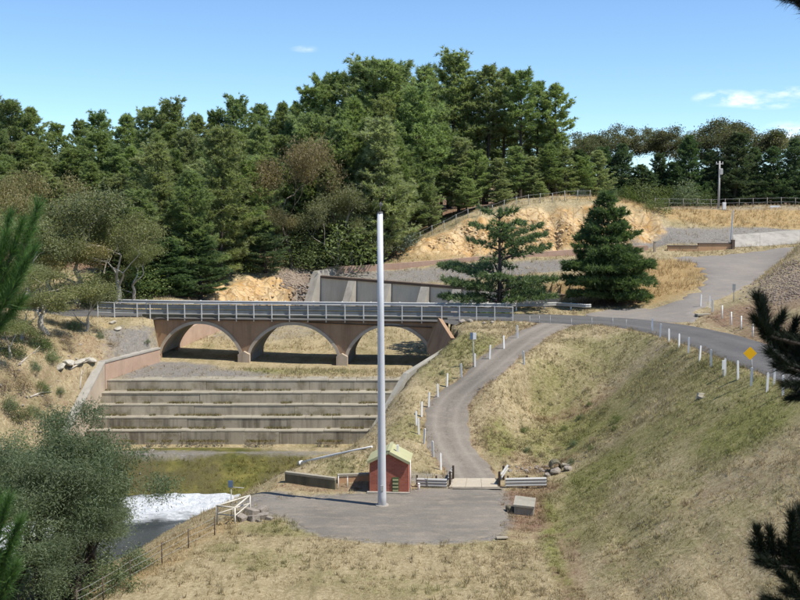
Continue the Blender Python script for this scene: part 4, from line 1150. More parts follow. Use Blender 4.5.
# stub posts near the hut
for px, b, h_, r_, lab in ((418.7, 488.5, 0.30, 0.07, 'short stubby white post on the pad beside the brick hut'), (427.5, 486.8, 0.72, 0.018, 'thin grey rod standing in front of the culvert guard rail')):
    p = at(px, b, z=0.02); m = MB(); m.tube([(0, 0, -0.2), (0, 0, h_ - 0.03), (0, 0, h_)], [r_, r_, r_ * 0.7], 8); q = m.build('short_post', 'white_paint' if r_ > 0.05 else 'galvanised'); q.location = p
    m2 = MB(); m2.tube([(0, 0, h_ * 0.72), (0, 0, h_ * 0.82)], r_ * 1.06, 8); m2.build('band', 'signal_grey', q)
    tag(q, lab, 'post')

# ------------------------------------------------------------------ concrete pit beside the pad
pit = empty('concrete_pit', at(524, 513, z=0.02), math.radians(-10)); 
tag(pit, 'weathered concrete pit with tilted lid in reddish weeds at the pad edge', 'pit')
for cx, cy, sx, sy in ((-0.42, 0.5, 0.12, 1.3), (0.42, 0.5, 0.12, 1.3), (0, -0.09, 0.716, 0.12), (0, 1.09, 0.716, 0.12)):
    m = MB(); m.box((cx, cy, 0.05), (sx, sy, 0.55), bev=0.015); m.build('side', 'pit_concrete', pit)
m = MB(); m.prism([(-0.52, -0.22, 0.36), (0.52, -0.22, 0.30), (0.52, 1.22, 0.36), (-0.52, 1.22, 0.44)], (0, 0, 0.10)); m.build('lid', 'pit_concrete', pit)
m = MB(); m.box((-0.75, 0.25, 0.05), (0.25, 0.5, 0.4), 0.4, 0.04); m.build('broken_panel', 'concrete_dark', pit)
m = MB(); m.box((0, 0, 0.02), (0.55, 0.28, 0.07), 0.1, 0.02); q = m.build('flat_slab', 'concrete_lip'); q.location = at(502, 538, z=0.03); tag(q, 'small pale flat slab lying where pad and lawn meet', 'slab')

# ------------------------------------------------------------------ stones
def stone_mesh(name, r, mat, seed, sub=2, flat=0.75, boxy=0.0):
    rr = random.Random(seed); bm = bmesh.new()
    if boxy:
        bmesh.ops.create_cube(bm, size=2 * r); bmesh.ops.bevel(bm, geom=bm.edges[:], offset=r * 0.18, segments=1, affect='EDGES')
    else:
        bmesh.ops.create_icosphere(bm, subdivisions=sub, radius=r)
    a = [Vector((rr.uniform(-1, 1), rr.uniform(-1, 1), rr.uniform(-1, 1))).normalized() for _ in range(7)]
    for v in bm.verts:
        if not boxy:
            for n_ in a:
                k = v.co.dot(n_) - r * rr.uniform(0.70, 0.72)
                if k > 0: v.co -= n_ * k * 0.9
        v.co *= 1 + rr.uniform(-0.06, 0.06); v.co.z *= flat; v.co.x *= 1.15
    me = bpy.data.meshes.new(name); bm.to_mesh(me); bm.free(); me.materials.append(M[mat])
    return me
ROCKS = [stone_mesh('rock', 1.0, 'stone', s) for s in range(5)]
PALE = [stone_mesh('pale_rock', 1.0, 'white_stone', 60 + s, flat=0.45) for s in range(3)]
BLOCKS = [stone_mesh('rock', 1.0, 'stone', 20 + s, boxy=1, flat=0.8) for s in range(3)]
def rock(px, py, r, label, group, meshes=ROCKS, name='rock', z=None, mat=None):
    o = bpy.data.objects.new(name, random.choice(meshes)); link(o)
    p = at(px, py, z=z) if z is not None else hit(px, py)
    o.location = p + Vector((0, 0, r * 0.30)); o.scale = (r, r * random.uniform(0.8, 1.1), r * random.uniform(0.8, 1.1))
    o.rotation_euler = (random.uniform(-0.3, 0.3), random.uniform(-0.3, 0.3), random.uniform(0, 6.28))
    return tag(o, label, 'rock', group)
for px, py, r, lab in ((241, 520.5, 0.24, 'broken block'), (251.5, 514.5, 0.26, 'broken block'), (262, 511.0, 0.20, 'broken block'), (263, 518.5, 0.25, 'broken block'), (253, 520.5, 0.24, 'broken block'), (269.5, 519.5, 0.13, 'x'), (259, 522, 0.11, 'x')):
    rock(px, py, r, 'pale broken concrete block heaped beside the pipe railing' if lab != 'x' else 'small stone lying beside the heap of broken blocks', 'blocks by the railing' if lab != 'x' else 'small stones by the block heap', BLOCKS, 'concrete_block', z=0.0)
for k in range(26):
    rock(random.uniform(505, 548), random.uniform(466.5, 473), random.uniform(0.06, 0.13), 'small pale stone in the drain below the gravel track', 'stones in the drain')
for px, py, r in ((556, 474, 0.34), (548, 476, 0.2), (541, 471, 0.2), (568, 470, 0.25)):
    rock(px, py, r, 'grey boulder at the mouth of the drain beside the embankment', 'boulders at the drain')
# culvert pipe mouth
pc = hit(556, 471); cp = empty('culvert_pipe', pc)
tag(cp, 'dark mouth of a concrete drain pipe under a pale headwall', 'pipe')
m = MB(); 
for k in range(16):
    a, b = 2 * math.pi * k / 16, 2 * math.pi * (k + 1) / 16
    f3 = lambda an, r_, y: Vector((math.cos(an) * r_, y, 0.22 + math.sin(an) * r_))
    m.add([f3(a, 0.26, -0.15), f3(b, 0.26, -0.15), f3(b, 0.33, -0.15), f3(a, 0.33, -0.15), f3(a, 0.26, 0.7), f3(b, 0.26, 0.7), f3(b, 0.33, 0.7), f3(a, 0.33, 0.7)], [(0, 1, 2, 3), (0, 4, 5, 1), (3, 2, 6, 7)])
m.build('pipe_barrel', 'concrete_dark', cp)
m = MB(); m.box((0.75, 0.3, 0.30), (0.75, 0.35, 0.10), -0.1, 0.02); m.build('headwall_slab', 'concrete_lip', cp)
# stone drain mouth on the embankment
pc = hit(702.5, 397); cp = empty('drain_outlet', pc, 0.4); tag(cp, 'small pale concrete drain outlet halfway up the grass embankment', 'drain')
m = MB(); m.prism([(-0.34, 0, -0.1), (0.34, 0, -0.1), (0.30, 0, 0.12), (-0.24, 0, 0.20)], (0, 0.12, 0)); m.build('headwall', 'white_stone', cp)
m = MB(); m.prism([(-0.3, -0.5, 0.0), (0.3, -0.5, 0.0), (0.34, -0.005, 0.05), (-0.34, -0.005, 0.05)], (0, 0, -0.12)); m.build('apron', 'concrete_lip', cp)
rock(90, 364, 0.45, 'whitish rock outcrop in the dry grass above the channel wall', 'pale outcrop', PALE, name='pale_rock'); rock(68, 366, 0.55, 'whitish rock outcrop in the dry grass above the channel wall', 'pale outcrop', PALE, name='pale_rock'); rock(79, 365, 0.5, 'whitish rock outcrop in the dry grass above the channel wall', 'pale outcrop', PALE, name='pale_rock'); rock(60, 369, 0.4, 'whitish rock outcrop in the dry grass above the channel wall', 'pale outcrop', PALE, name='pale_rock')
rock(113, 324, 0.3, 'whitish rock in the grass below the bridge approach', 'rocks by the approach', PALE, name='pale_rock'); rock(118, 330, 0.3, 'whitish rock in the grass below the bridge approach', 'rocks by the approach', PALE, name='pale_rock')
for px, py, r in ((452, 321, 0.28), (462, 323, 0.3), (470, 322, 0.24), (445, 322, 0.28), (484, 324, 0.2), (492, 323, 0.18)):
    rock(px, py, r, 'brown stone on the verge below the bridge railing', 'stones below the railing')

# loose rubble banks (nobody could count the stones)
def rubble(name, pts, count, rmin, rmax, mat, label, cat, spread, sink=-0.1):
    vs, fs = [], []
    base = stone_mesh('rubble_tmp', 1.0, mat, 3, sub=1)
    bv = np.array([v.co[:] for v in base.vertices]); bf = [tuple(p.vertices) for p in base.polygons]
    bpy.data.meshes.remove(base)
    for k in range(count):
        i = random.randrange(len(pts) - 1); s = random.random()
        p = pts[i].lerp(pts[i + 1], s); x = p.x + random.gauss(0, spread); y = p.y + random.gauss(0, spread * 1.2)
        r = random.uniform(rmin, rmax); a = random.uniform(0, 6.28); c_, s_ = math.cos(a), math.sin(a)
        q = bv * r * np.array((random.uniform(.8, 1.3), random.uniform(.8, 1.2), random.uniform(.6, 1.0)))
        q = np.stack([q[:, 0] * c_ - q[:, 1] * s_ + x, q[:, 0] * s_ + q[:, 1] * c_ + y, q[:, 2] + g(x, y) - r * sink], -1)
        n_ = len(vs); vs += [tuple(v) for v in q]; fs += [tuple(j + n_ for j in f_) for f_ in bf]
    m = MB(); m.add(vs, fs); o = m.build(name, mat)
    return tag(o, label, cat, kind='stuff')
rubble('rubble_bank', [hit(800, 262), hit(796, 280), hit(790, 298), Vector((31, 88, 0)), Vector((33, 94, 0))], 2200, 0.04, 0.14, 'rubble', 'loose brown rubble covering the bank right of the upper road', 'rubble', 1.3)
rubble('pitched_stone', [hit(298, 278), hit(300, 290), hit(303, 300), hit(308, 285)], 1400, 0.10, 0.22, 'rubble', 'grey stone pitching on the bank left of the weir wall', 'rubble', 1.0)
rubble('verge_stones', [hit(60, 380), hit(30, 395), hit(70, 400), hit(90, 350)], 110, 0.05, 0.18, 'stone', 'scattered stones on the dry hillside left of the channel', 'stones', 2.6)

rubble('rock_face', [at(430, 240, Y=122.6), at(470, 232, Y=123.2), at(520, 225, Y=123.6), at(560, 222, Y=123.8), at(600, 222, Y=124.2), at(640, 226, Y=124.8)], 1000, 0.08, 0.34, 'cut_rock', 'fractured orange rock face of the cutting above the weir', 'rock', 0.8, 0.6)
rubble('rock_face', [at(215, 294, Y=105), at(245, 288, Y=107.5), at(272, 287, Y=110.5)], 360, 0.08, 0.32, 'cut_rock', 'fractured yellow rock bank behind the bridge railing', 'rock', 1.1, 0.6)

# ------------------------------------------------------------------ pipe railing and small sign by the pool
ra, rm, rb = at(217, 522, z=-0.05), at(235, 524, z=-0.02), at(250, 511, z=-0.02)
ra2 = at(250, 511, z=0.0)
rl = empty('pipe_railing', ra); tag(rl, 'pale pipe railing at the top of the bank above the white water', 'railing')
T = Vector((0, 0, 0.80)); Z0 = Vector((0, 0, -0.3)); rc = Vector((ra.x + 0.35, ra.y + 3.4, 0.0))
corner = [(ra, 'post'), (rm, 'post'), (rb, 'post')]
for p, _ in corner:
    m = MB(); m.tube([p - ra + Z0, p - ra + T], 0.045, 8); m.build('post', 'railing_paint', rl)
for a, b in ((ra, rb), (ra, rm), (rm, rb)):
    m = MB(); m.tube([a - ra + T, b - ra + T], 0.042, 8); m.build('top_rail', 'railing_paint', rl)
    m = MB(); m.tube([a - ra + T * 0.5, b - ra + T * 0.5], 0.03, 8); m.build('mid_rail', 'railing_paint', rl)
ps = at(231.5, 516, z=0.0); sg = empty('small_sign', ps); tag(sg, 'small blue-grey sign on a thin post beside the pipe railing', 'sign')
m = MB(); m.tube([(0, 0, -0.3), (0, 0, 1.75)], 0.025, 6); m.build('post', 'galvanised', sg)
m = MB(); m.box((-0.02, -0.035, 1.62), (0.24, 0.02, 0.34), bev=0.005); m.build('board', 'blue_sign', sg)
m = MB(); m.tube([(0, 0, 1.45), (0.62, 0.1, 1.38)], 0.02, 6); m.build('arm', 'galvanised', sg)

# ------------------------------------------------------------------ wire fences
def wire_fence(name, bases, h, label, post_mat, wires, r=0.03, wire_r=0.008, tops=None, cat='fence', mesh=False):
    o = empty(name, bases[0]); org = bases[0].copy()
    for i, p in enumerate(bases):
        hh = h * random.uniform(0.94, 1.05); lean = Vector((random.uniform(-.03, .03), random.uniform(-.03, .03), hh))
        m = MB(); m.tube([p - org - Vector((0, 0, 0.3)), p - org + lean], r, 6); m.build('post', post_mat, o)
    for wz in wires:
        for a, b in zip(bases[:-1], bases[1:]):
            mid = (a + b) / 2 - org + Vector((0, 0, wz * h - 0.03))
            m = MB(); m.tube([a - org + Vector((0, 0, wz * h)), mid, b - org + Vector((0, 0, wz * h))], wire_r, 4, cap=False); m.build('wire', 'weathered_steel', o)
    return tag(o, label, cat)
wire_fence('wire_fence', [at(a, b, z=0.0) for a, b in ((77, 614), (103.5, 599), (130, 582), (162, 563.5), (188.6, 549), (214.7, 535.5))], 0.92, 'sagging wire fence on dark steel pickets along the lawn edge above the creek', 'rusty_steel', (0.3, 0.62, 0.93), r=0.028)
def gh(px, py, Y0=None):
    p = at(px, py, Y=Y0) if Y0 else hit(px, py)
    p.z = g(p.x, p.y); return p
wire_fence('wire_fence', [hit(a, b, 70) for a, b in ((530, 323.5), (539, 323), (550, 324), (571.5, 327), (592, 326), (612.5, 326), (626, 327.5), (651, 331))], 0.62, 'low wire fence along the verge between track junction and guide posts', 'galvanised', (0.5, 0.95), r=0.02)
wire_fence('wire_fence', [gh(a, 230, Y0) for a, Y0 in ((399, 124.5), (408, 125), (420, 125.2), (432, 125.4), (444, 125.6), (456, 125.9), (468, 126), (480, 126.2), (492, 126.4), (504, 126.5), (516, 126.7), (528, 126.9), (540, 127.1), (552, 127.3), (564, 127.5), (577, 127.8), (590, 128))], 1.15, 'grey post and wire fence along the top of the orange cutting', 'weathered_steel', (0.5, 0.95), r=0.035, wire_r=0.014)
wire_fence('wire_fence', [gh(a, 262, Y0) for a, Y0 in ((316, 119), (326, 119.6), (337, 120.2), (348, 120.8), (359, 121.4), (370, 122))], 1.05, 'short grey mesh fence behind the left end of the weir wall', 'galvanised', (0.15, 0.35, 0.55, 0.75, 0.97), r=0.035, wire_r=0.014)
wire_fence('wire_fence', [gh(a, 208, 137.5) for a in range(655, 830, 14)], 1.1, 'distant farm fence along the plateau in front of the dark pines', 'timber', (0.5, 0.95), r=0.06, wire_r=0.015)
wire_fence('wire_fence', [hit(a, b, 70) for a, b in ((722, 319), (731.5, 325.5), (741, 330), (753, 337))], 0.95, 'short run of white posts and wire on the reddish verge across the road', 'white_paint', (0.6, 0.93), r=0.045)

# ------------------------------------------------------------------ white guide posts
gp = empty('guide_post', (0, 0, 0))
m = MB(); m.prism([(-0.055, -0.03, -0.35), (0.055, -0.03, -0.35), (0.055, -0.03, 0.90), (0.03, -0.03, 0.96), (-0.03, -0.03, 0.96), (-0.055, -0.03, 0.90)], (0, 0.06, 0)); m.build('shaft', 'white_paint', gp)
m = MB(); m.box((0, 0.034, 0.78), (0.05, 0.006, 0.12)); m.build('reflector', 'galvanised', gp)
first = [True]
def guide(px, py, label, group, y0=50):
    o = gp if first[0] else copy_tree(gp); first[0] = False
    o.location = hit(px, py, y0); o.rotation_euler = (random.uniform(-.05, .05), random.uniform(-.05, .05), random.uniform(-.5, .5))
    o.scale = (1, 1, random.uniform(0.94, 1.06))
    return tag(o, label, 'guide post', group)
for px, py in ((517.5, 338.7), (504, 349.5), (489.7, 359.5), (475, 367.5), (461.5, 378), (447, 387), (438, 397.5), (428.7, 408), (421.7, 417), (416.5, 426), (419, 435), (424, 444.5), (433, 457.5), (441, 470)):
    guide(px, py, 'short white guide post along the outer edge of the gravel track', 'guide posts beside the gravel track', 58)
guide(524, 365.7, 'lone white guide post on the inner, embankment side of the gravel track', None, 58)
for px, py in ((660, 338), (669, 343), (679, 348), (688.5, 353), (699.5, 361), (711, 367.5), (725, 376), (738, 380.5), (751, 386), (767, 392), (783, 396)):
    guide(px, py, 'white guide post along the top of the embankment beside the asphalt road', 'guide posts beside the asphalt road', 45)
for px, py in ((700.7, 307), (709.5, 308), (712.5, 312)):
    guide(px, py, 'white post beside the concrete slab at the mouth of the upper road', 'posts at the upper road mouth', 60)
guide(774, 385, 'white guide post beside the dark pine branch, on the road edge', None, 45)
guide(652.5, 331.5, 'first white guide post where the verge fence ends at the road bend', None, 60)
guide(734, 214, 'x', None, 60); 
COL.objects  # (posts done)
lastp = [o for o in COL.objects if o.name.startswith('guide_post') and o.get('label') == 'x'][0]
lastp['label'] = 'pale slender marker post on the golden bank above the low orange wall'; lastp.location = at(730.5, 249, Y=121.5); lastp.location.z = g(lastp.location.x, lastp.location.y); lastp.scale = (1.2, 1.2, 3.6)
ms = MB(); ms.box((0, 0, 0), (1.15, 0.5, 0.18), 0.2, 0.03); q = ms.build('kerb_slab', 'concrete_lip'); q.location = hit(703, 315.5, 60) + Vector((0, 0, 0.05)); tag(q, 'pale concrete slab among weeds at the mouth of the upper road', 'slab')

# ------------------------------------------------------------------ signs
ys = hit(754, 382, 45); sg = empty('warning_sign', ys); tag(sg, 'yellow diamond warning sign on a thin post beside the road', 'sign')
zc = at(750.5, 353.5, Y=ys.y - 0.1).z - ys.z; xo = at(750.5, 353.5, Y=ys.y - 0.1).x - ys.x
m = MB(); m.tube([(0, 0, -0.3), (xo * 0.9, 0, zc + 0.25)], 0.027, 8); m.build('post', 'galvanised', sg)
m = MB(); R_ = 0.35
m.prism([(xo - R_, -0.05, zc), (xo - 0.03, -0.05, zc - R_ + 0.03), (xo + 0.03, -0.05, zc - R_ + 0.03), (xo + R_, -0.05, zc), (xo + 0.03, -0.05, zc + R_ - 0.03), (xo - 0.03, -0.05, zc + R_ - 0.03)], (0, 0.015, 0)); bd = m.build('board', 'yellow_sign', sg)
m = MB(); m.bar((xo - 0.08, -0.012, zc), (xo + 0.08, -0.012, zc), 0.03, 0.05); m.build('bracket', 'galvanised', sg)
p = hit(475, 366, 58); sg = empty('marker_sign', p + Vector((-0.12, 0, 0))); tag(sg, 'white and blue-grey marker board on a post beside the gravel track', 'sign')
zt = at(473, 336, Y=p.y).z - p.z
m = MB(); m.tube([(0, 0, -0.3), (0, 0, zt)], 0.03, 8); m.build('post', 'galvanised', sg)
m = MB(); m.box((0.08, -0.04, zt), (0.22, 0.03, 0.46), bev=0.006); m.build('board', 'white_paint', sg)
m = MB(); m.box((-0.14, -0.02, zt), (0.18, 0.03, 0.46), bev=0.006); m.build('board', 'blue_sign', sg)
p = hit(723.5, 376, 45) + Vector((-0.08, -0.15, 0)); sg = empty('marker_sign', p); tag(sg, 'blank white board on a short post among the roadside guide posts', 'sign')
m = MB(); m.tube([(0, 0, -0.3), (0, 0, 0.7)], 0.025, 8); m.build('post', 'galvanised', sg); m = MB(); m.box((0, -0.04, 0.62), (0.15, 0.025, 0.50), bev=0.006); m.build('board', 'white_paint', sg)
p = hit(733.5, 302, 60); sg = empty('marker_sign', p); tag(sg, 'thin grey sign post at the edge of the upper road', 'sign')
m = MB(); m.tube([(0, 0, -0.3), (0, 0, 1.45)], 0.03, 8); m.build('post', 'weathered_steel', sg); m = MB(); m.box((0, -0.04, 1.15), (0.24, 0.025, 0.5), bev=0.006); m.build('board', 'weathered_steel', sg)
# power pole and meter box on the plateau
p = gh(718.5, 207, 136.0); sg = empty('power_pole', p); tag(sg, 'slender grey power pole on the plateau in front of the dark pines', 'pole')
zt = at(718, 161, Y=136).z - p.z
m = MB(); m.tube([(0, 0, -0.4), (0, 0, zt)], [0.16, 0.10], 8); m.build('shaft', 'pale_timber', sg)
m = MB(); m.bar((-0.45, 0, zt - 0.35), (0.45, 0, zt - 0.35), 0.1, 0.12); m.build('crossarm', 'pale_timber', sg)
for s in (-0.38, 0.38): m = MB(); m.tube([(s, 0, zt - 0.29), (s, 0, zt - 0.1)], [0.05, 0.035], 6); m.build('insulator', 'white_paint', sg)
m = MB(); m.box((0.18, -0.05, zt - 1.3), (0.4, 0.3, 0.75), bev=0.05); m.build('transformer', 'galvanised', sg)
p = gh(724, 208, 134.0); sg = empty('meter_box', p); tag(sg, 'white box cabinet standing beside the power pole', 'cabinet')
m = MB(); m.box((0, 0, 0.50), (0.42, 0.3, 0.9), bev=0.02); m.build('cabinet', 'white_paint', sg); m = MB(); m.box((0, 0, 0.0), (0.5, 0.38, 0.12)); m.build('plinth', 'concrete', sg); m = MB(); m.box((0, -0.16, 0.5), (0.34, 0.015, 0.75)); m.build('door', 'white_paint', sg)
p = gh(775, 207, 134.5); sg = empty('white_rail', p); tag(sg, 'low white barrier rail on the plateau near the dark pines', 'barrier')
for s in (-0.5, 0.5): m = MB(); m.box((s, 0, 0.12), (0.08, 0.08, 0.5)); m.build('post', 'white_paint', sg)
m = MB(); m.box((0, -0.05, 0.3), (1.25, 0.04, 0.22)); m.build('board', 'white_paint', sg)
# post at the end of the pink lining strip
p = hit(654.5, 252, 80); sg = empty('pale_post', p); tag(sg, 'stout pale post between the fir and the low orange wall', 'post')
m = MB(); m.box((0, 0, 0.4), (0.24, 0.24, 1.3), bev=0.02); m.build('shaft', 'concrete_warm', sg); m = MB(); m.box((0, 0, 1.08), (0.3, 0.3, 0.06)); m.build('cap', 'concrete', sg)

# ------------------------------------------------------------------ vegetation
def unit(a): return a / np.maximum(np.linalg.norm(a, axis=-1, keepdims=True), 1e-9)
def mesh_arrays(name, V, nper, tone, mat, attr='tone', dtype='FLOAT'):
    """faces of nper vertices each from a flat vertex array"""
    V = np.asarray(V, np.float32).reshape(-1, 3); nf = len(V) // nper
    me = bpy.data.meshes.new(name)
    me.vertices.add(len(V)); me.vertices.foreach_set('co', V.ravel())
    me.loops.add(len(V)); me.loops.foreach_set('vertex_index', np.arange(len(V), dtype=np.int32))
    me.polygons.add(nf); me.polygons.foreach_set('loop_start', np.arange(0, len(V), nper, dtype=np.int32)); me.polygons.foreach_set('loop_total', np.full(nf, nper, np.int32))
    me.update()
    a = me.attributes.new(attr, dtype, 'POINT')
    a.data.foreach_set('value' if dtype == 'FLOAT' else 'color', np.asarray(tone, np.float32).ravel())
    me.materials.append(M[mat])
    return me
def blades(R, C, D, k, L, W, spread, tone=None):
    """k thin triangles from every centre C, roughly along D"""
    n = len(C)
    C = np.repeat(C, k, 0); D = np.repeat(D, k, 0)
    d = unit(D + R.normal(0, spread, C.shape)); ln = L * R.uniform(0.6, 1.25, (n * k, 1))
    s = unit(np.cross(d, R.normal(0, 1, C.shape))) * W * R.uniform(0.7, 1.3, (n * k, 1))
    V = np.stack([C - s * 0.5, C + s * 0.5, C + d * ln], 1)
    if tone is None: tone = np.clip(R.normal(0.5, 0.25, n), 0, 1)
    return V, np.repeat(tone, k * 3)
def leaves(R, C, D, k, rad, L, W, droop, tone=None):
    """k rhombic leaves scattered round every centre"""
    n = len(C); C = np.repeat(C, k, 0)
    P = C + R.normal(0, 1, C.shape) * np.array(rad) * 0.55
    d = unit(R.normal(0, 1, P.shape) + np.array((0, 0, -droop))); ln = L * R.uniform(0.6, 1.3, (n * k, 1))
    s = unit(np.cross(d, R.normal(0, 1, P.shape))) * W * R.uniform(0.7, 1.3, (n * k, 1)) * 0.5
    V = np.stack([P, P + d * ln * 0.45 + s, P + d * ln, P + d * ln * 0.45 - s], 1)
    if tone is None: tone = np.clip(R.normal(0.5, 0.28, n), 0, 1)
    return V, np.repeat(tone, k * 4)
class Proto:
    def __init__(self, h, trunk, crown, extra=None): self.h, self.trunk, self.crown, self.extra = h, trunk, crown, extra
def tube_mesh(name, tubes, mat):
    m = MB()
    for pts, rad, n in tubes: m.tube(pts, rad, n, cap=False)
    me = bpy.data.meshes.new(name); me.from_pydata(m.v, [], m.f); me.polygons.foreach_set('use_smooth', m.smooth); me.materials.append(M[mat])
    return me

def make_pine(seed, mat, H=18.0, R0=3.3, bare=0.22, nb=86, bark='dark_bark', shape=0.62, k=15, L=0.52, W=0.10, dens=2.3):
    R = np.random.default_rng(seed); tubes = []
    bend = R.normal(0, 0.25, (2,))
    def axis(t): return np.array((bend[0] * math.sin(t * 2.2), bend[1] * math.sin(t * 1.7), H * t))
    tubes.append(([axis(t) for t in np.linspace(-0.03, 0.97, 9)], [0.30 * (1 - t) ** 0.8 + 0.02 for t in np.linspace(0, 0.97, 9)], 7))
    C, D = [], []
    lob = R.uniform(0.72, 1.25, 9)
    for i in range(nb):
        t = bare + (1 - bare) * ((i + R.uniform(0, 1)) / nb) ** 0.92
        u = (t - bare) / (1 - bare)
        prof = (1 - u) ** shape * min(1.0, 0.45 + u / 0.22) + 0.06
        az = i * 2.39996 + R.normal(0, 0.35)
        ln = R0 * prof * R.uniform(0.65, 1.2) * lob[int(u * 8.99)]
        el = math.radians(R.uniform(-8, 14) + 48 * u ** 1.4)
        o = axis(t); h = np.array((math.cos(az), math.sin(az), 0)); side = np.array((-math.sin(az), math.cos(az), 0))
        def bp(s): return o + h * ln * s * math.cos(el) + np.array((0, 0, ln * (s * math.sin(el) + 0.28 * s * s - 0.10 * s)))
        if ln > 0.9 and i % 2 == 0: tubes.append(([bp(s) for s in (0, 0.35, 0.7, 0.95)], [0.07 * (1 - u) + 0.025, 0.05, 0.03, 0.012], 4))
        ns = max(3, int(dens * (4 + ln * 3.6)))
        for s in R.uniform(0.30, 1.04, ns) ** 0.8:
            lat = R.normal(0, 0.24 + 0.16 * ln * (1 - 0.5 * s)); up = abs(R.normal(0, 0.22))
            C.append(bp(s) + side * lat + np.array((0, 0, up))); D.append(h * 0.75 * (0.4 + s) + side * lat * 0.5 + np.array((0, 0, 0.5)))
    for _ in range(14): C.append(axis(R.uniform(0.93, 1.0))); D.append(R.normal(0, 0.4, 3) + np.array((0, 0, 1.0)))
    V, T = blades(R, np.array(C), np.array(D), k, L, W, 0.75)
    return Proto(H, tube_mesh('trunk', tubes, bark), mesh_arrays('crown', V, 3, T, mat))

def grow(R, tubes, ends, p, d, ln, r, lvl, maxl, split, sway, lift):
    n = 4; pts = [p]; rad = [r]
    for i in range(n):
        d = unit(d + R.normal(0, sway, 3) + np.array((0, 0, lift * 0.25)))
        p = p + d * ln / n; pts.append(p); rad.append(r * (1 - 0.42 * (i + 1) / n))
    tubes.append((pts, rad, 7 if lvl == 0 else 5 if lvl < 3 else 4))
    if lvl >= maxl:
        ends.append((p, d)); return
    if lvl >= maxl - 1: ends.append((pts[3], d))
    for k in range(split if lvl else split + 1):
        a = R.normal(0, 1, 3); nd = unit(d + unit(a - d * (a @ d)) * R.uniform(0.55, 1.05))
        st = pts[-1] if k < 2 else pts[R.integers(2, 4)]
        grow(R, tubes, ends, st, nd, ln * R.uniform(0.58, 0.82), rad[-1] * R.uniform(0.6, 0.78), lvl + 1, maxl, split, sway, lift)
def make_gum(seed, mat, bark='pale_bark', H=11.0, first=2.8, r=0.24, maxl=5, split=2, sway=0.17, lift=0.35, k=170, rad=(1.05, 1.05, 0.8), L=0.27, W=0.10, droop=0.6, flat=1.0, wide=1.0, keep=1.0):
    R = np.random.default_rng(seed); tubes, ends = [], []
    grow(R, tubes, ends, np.array((0, 0, -0.3)), unit(np.array((R.normal(0, 0.12), R.normal(0, 0.12), 1))), first, r, 0, maxl, split, sway, lift)
    E = np.array([e[0] for e in ends])
    top = E[:, 2].max() + 0.4; sc = H / top
    # a crown balanced over its foot
    cz = E[:, 2].mean(); cx, cy = E[:, 0].mean(), E[:, 1].mean()
    def up(p): p = np.asarray(p); return p - np.array((cx, cy, 0)) * max(p[2], 0) / cz * 0.85
    tubes = [([up(p) for p in pts], rd_, n) for pts, rd_, n in tubes]; E = np.array([up(p) for p in E])
    tubes = [([np.asarray(p) * np.array((sc * wide, sc * wide, sc)) for p in pts], [q * sc for q in rd_], n) for pts, rd_, n in tubes]
    E = E * np.array((sc * wide, sc * wide, sc))
    if keep < 1: E = E[R.random(len(E)) < keep]
    V, T = leaves(R, E, None, k, rad, L, W, droop)
    return Proto(H, tube_mesh('trunk', tubes, bark), mesh_arrays('crown', V, 4, T, mat))

def make_bush(seed, mat, H=2.0, R0=1.2, n=90, k=26, L=0.16, W=0.06, stems=5):
    R = np.random.default_rng(seed); tubes = []
    a = unit(R.normal(0, 1, (n, 3))); a[:, 2] = np.abs(a[:, 2]) * 1.0
    rr = R.uniform(0.45, 1.0, (n, 1)) ** 0.6 * (1 + 0.22 * np.sin(a[:, :1] * 5 + seed) + 0.2 * np.cos(a[:, 1:2] * 4 + seed))
    C = a * rr * np.array((R0, R0, H * 0.85)) + np.array((0, 0, H * 0.08))
    for j in range(stems):
        e = C[R.integers(0, n)] * 0.8
        tubes.append(([np.array((0, 0, -0.15)), e * np.array((0.3, 0.3, 0.5)), e], [0.05, 0.03, 0.012], 5))
    V, T = leaves(R, C, None, k, (0.32 * R0, 0.32 * R0, 0.22 * H), L, W, 0.0)
    return Proto(H, tube_mesh('stem', tubes, 'twig_bark'), mesh_arrays('foliage', V, 4, T, mat))

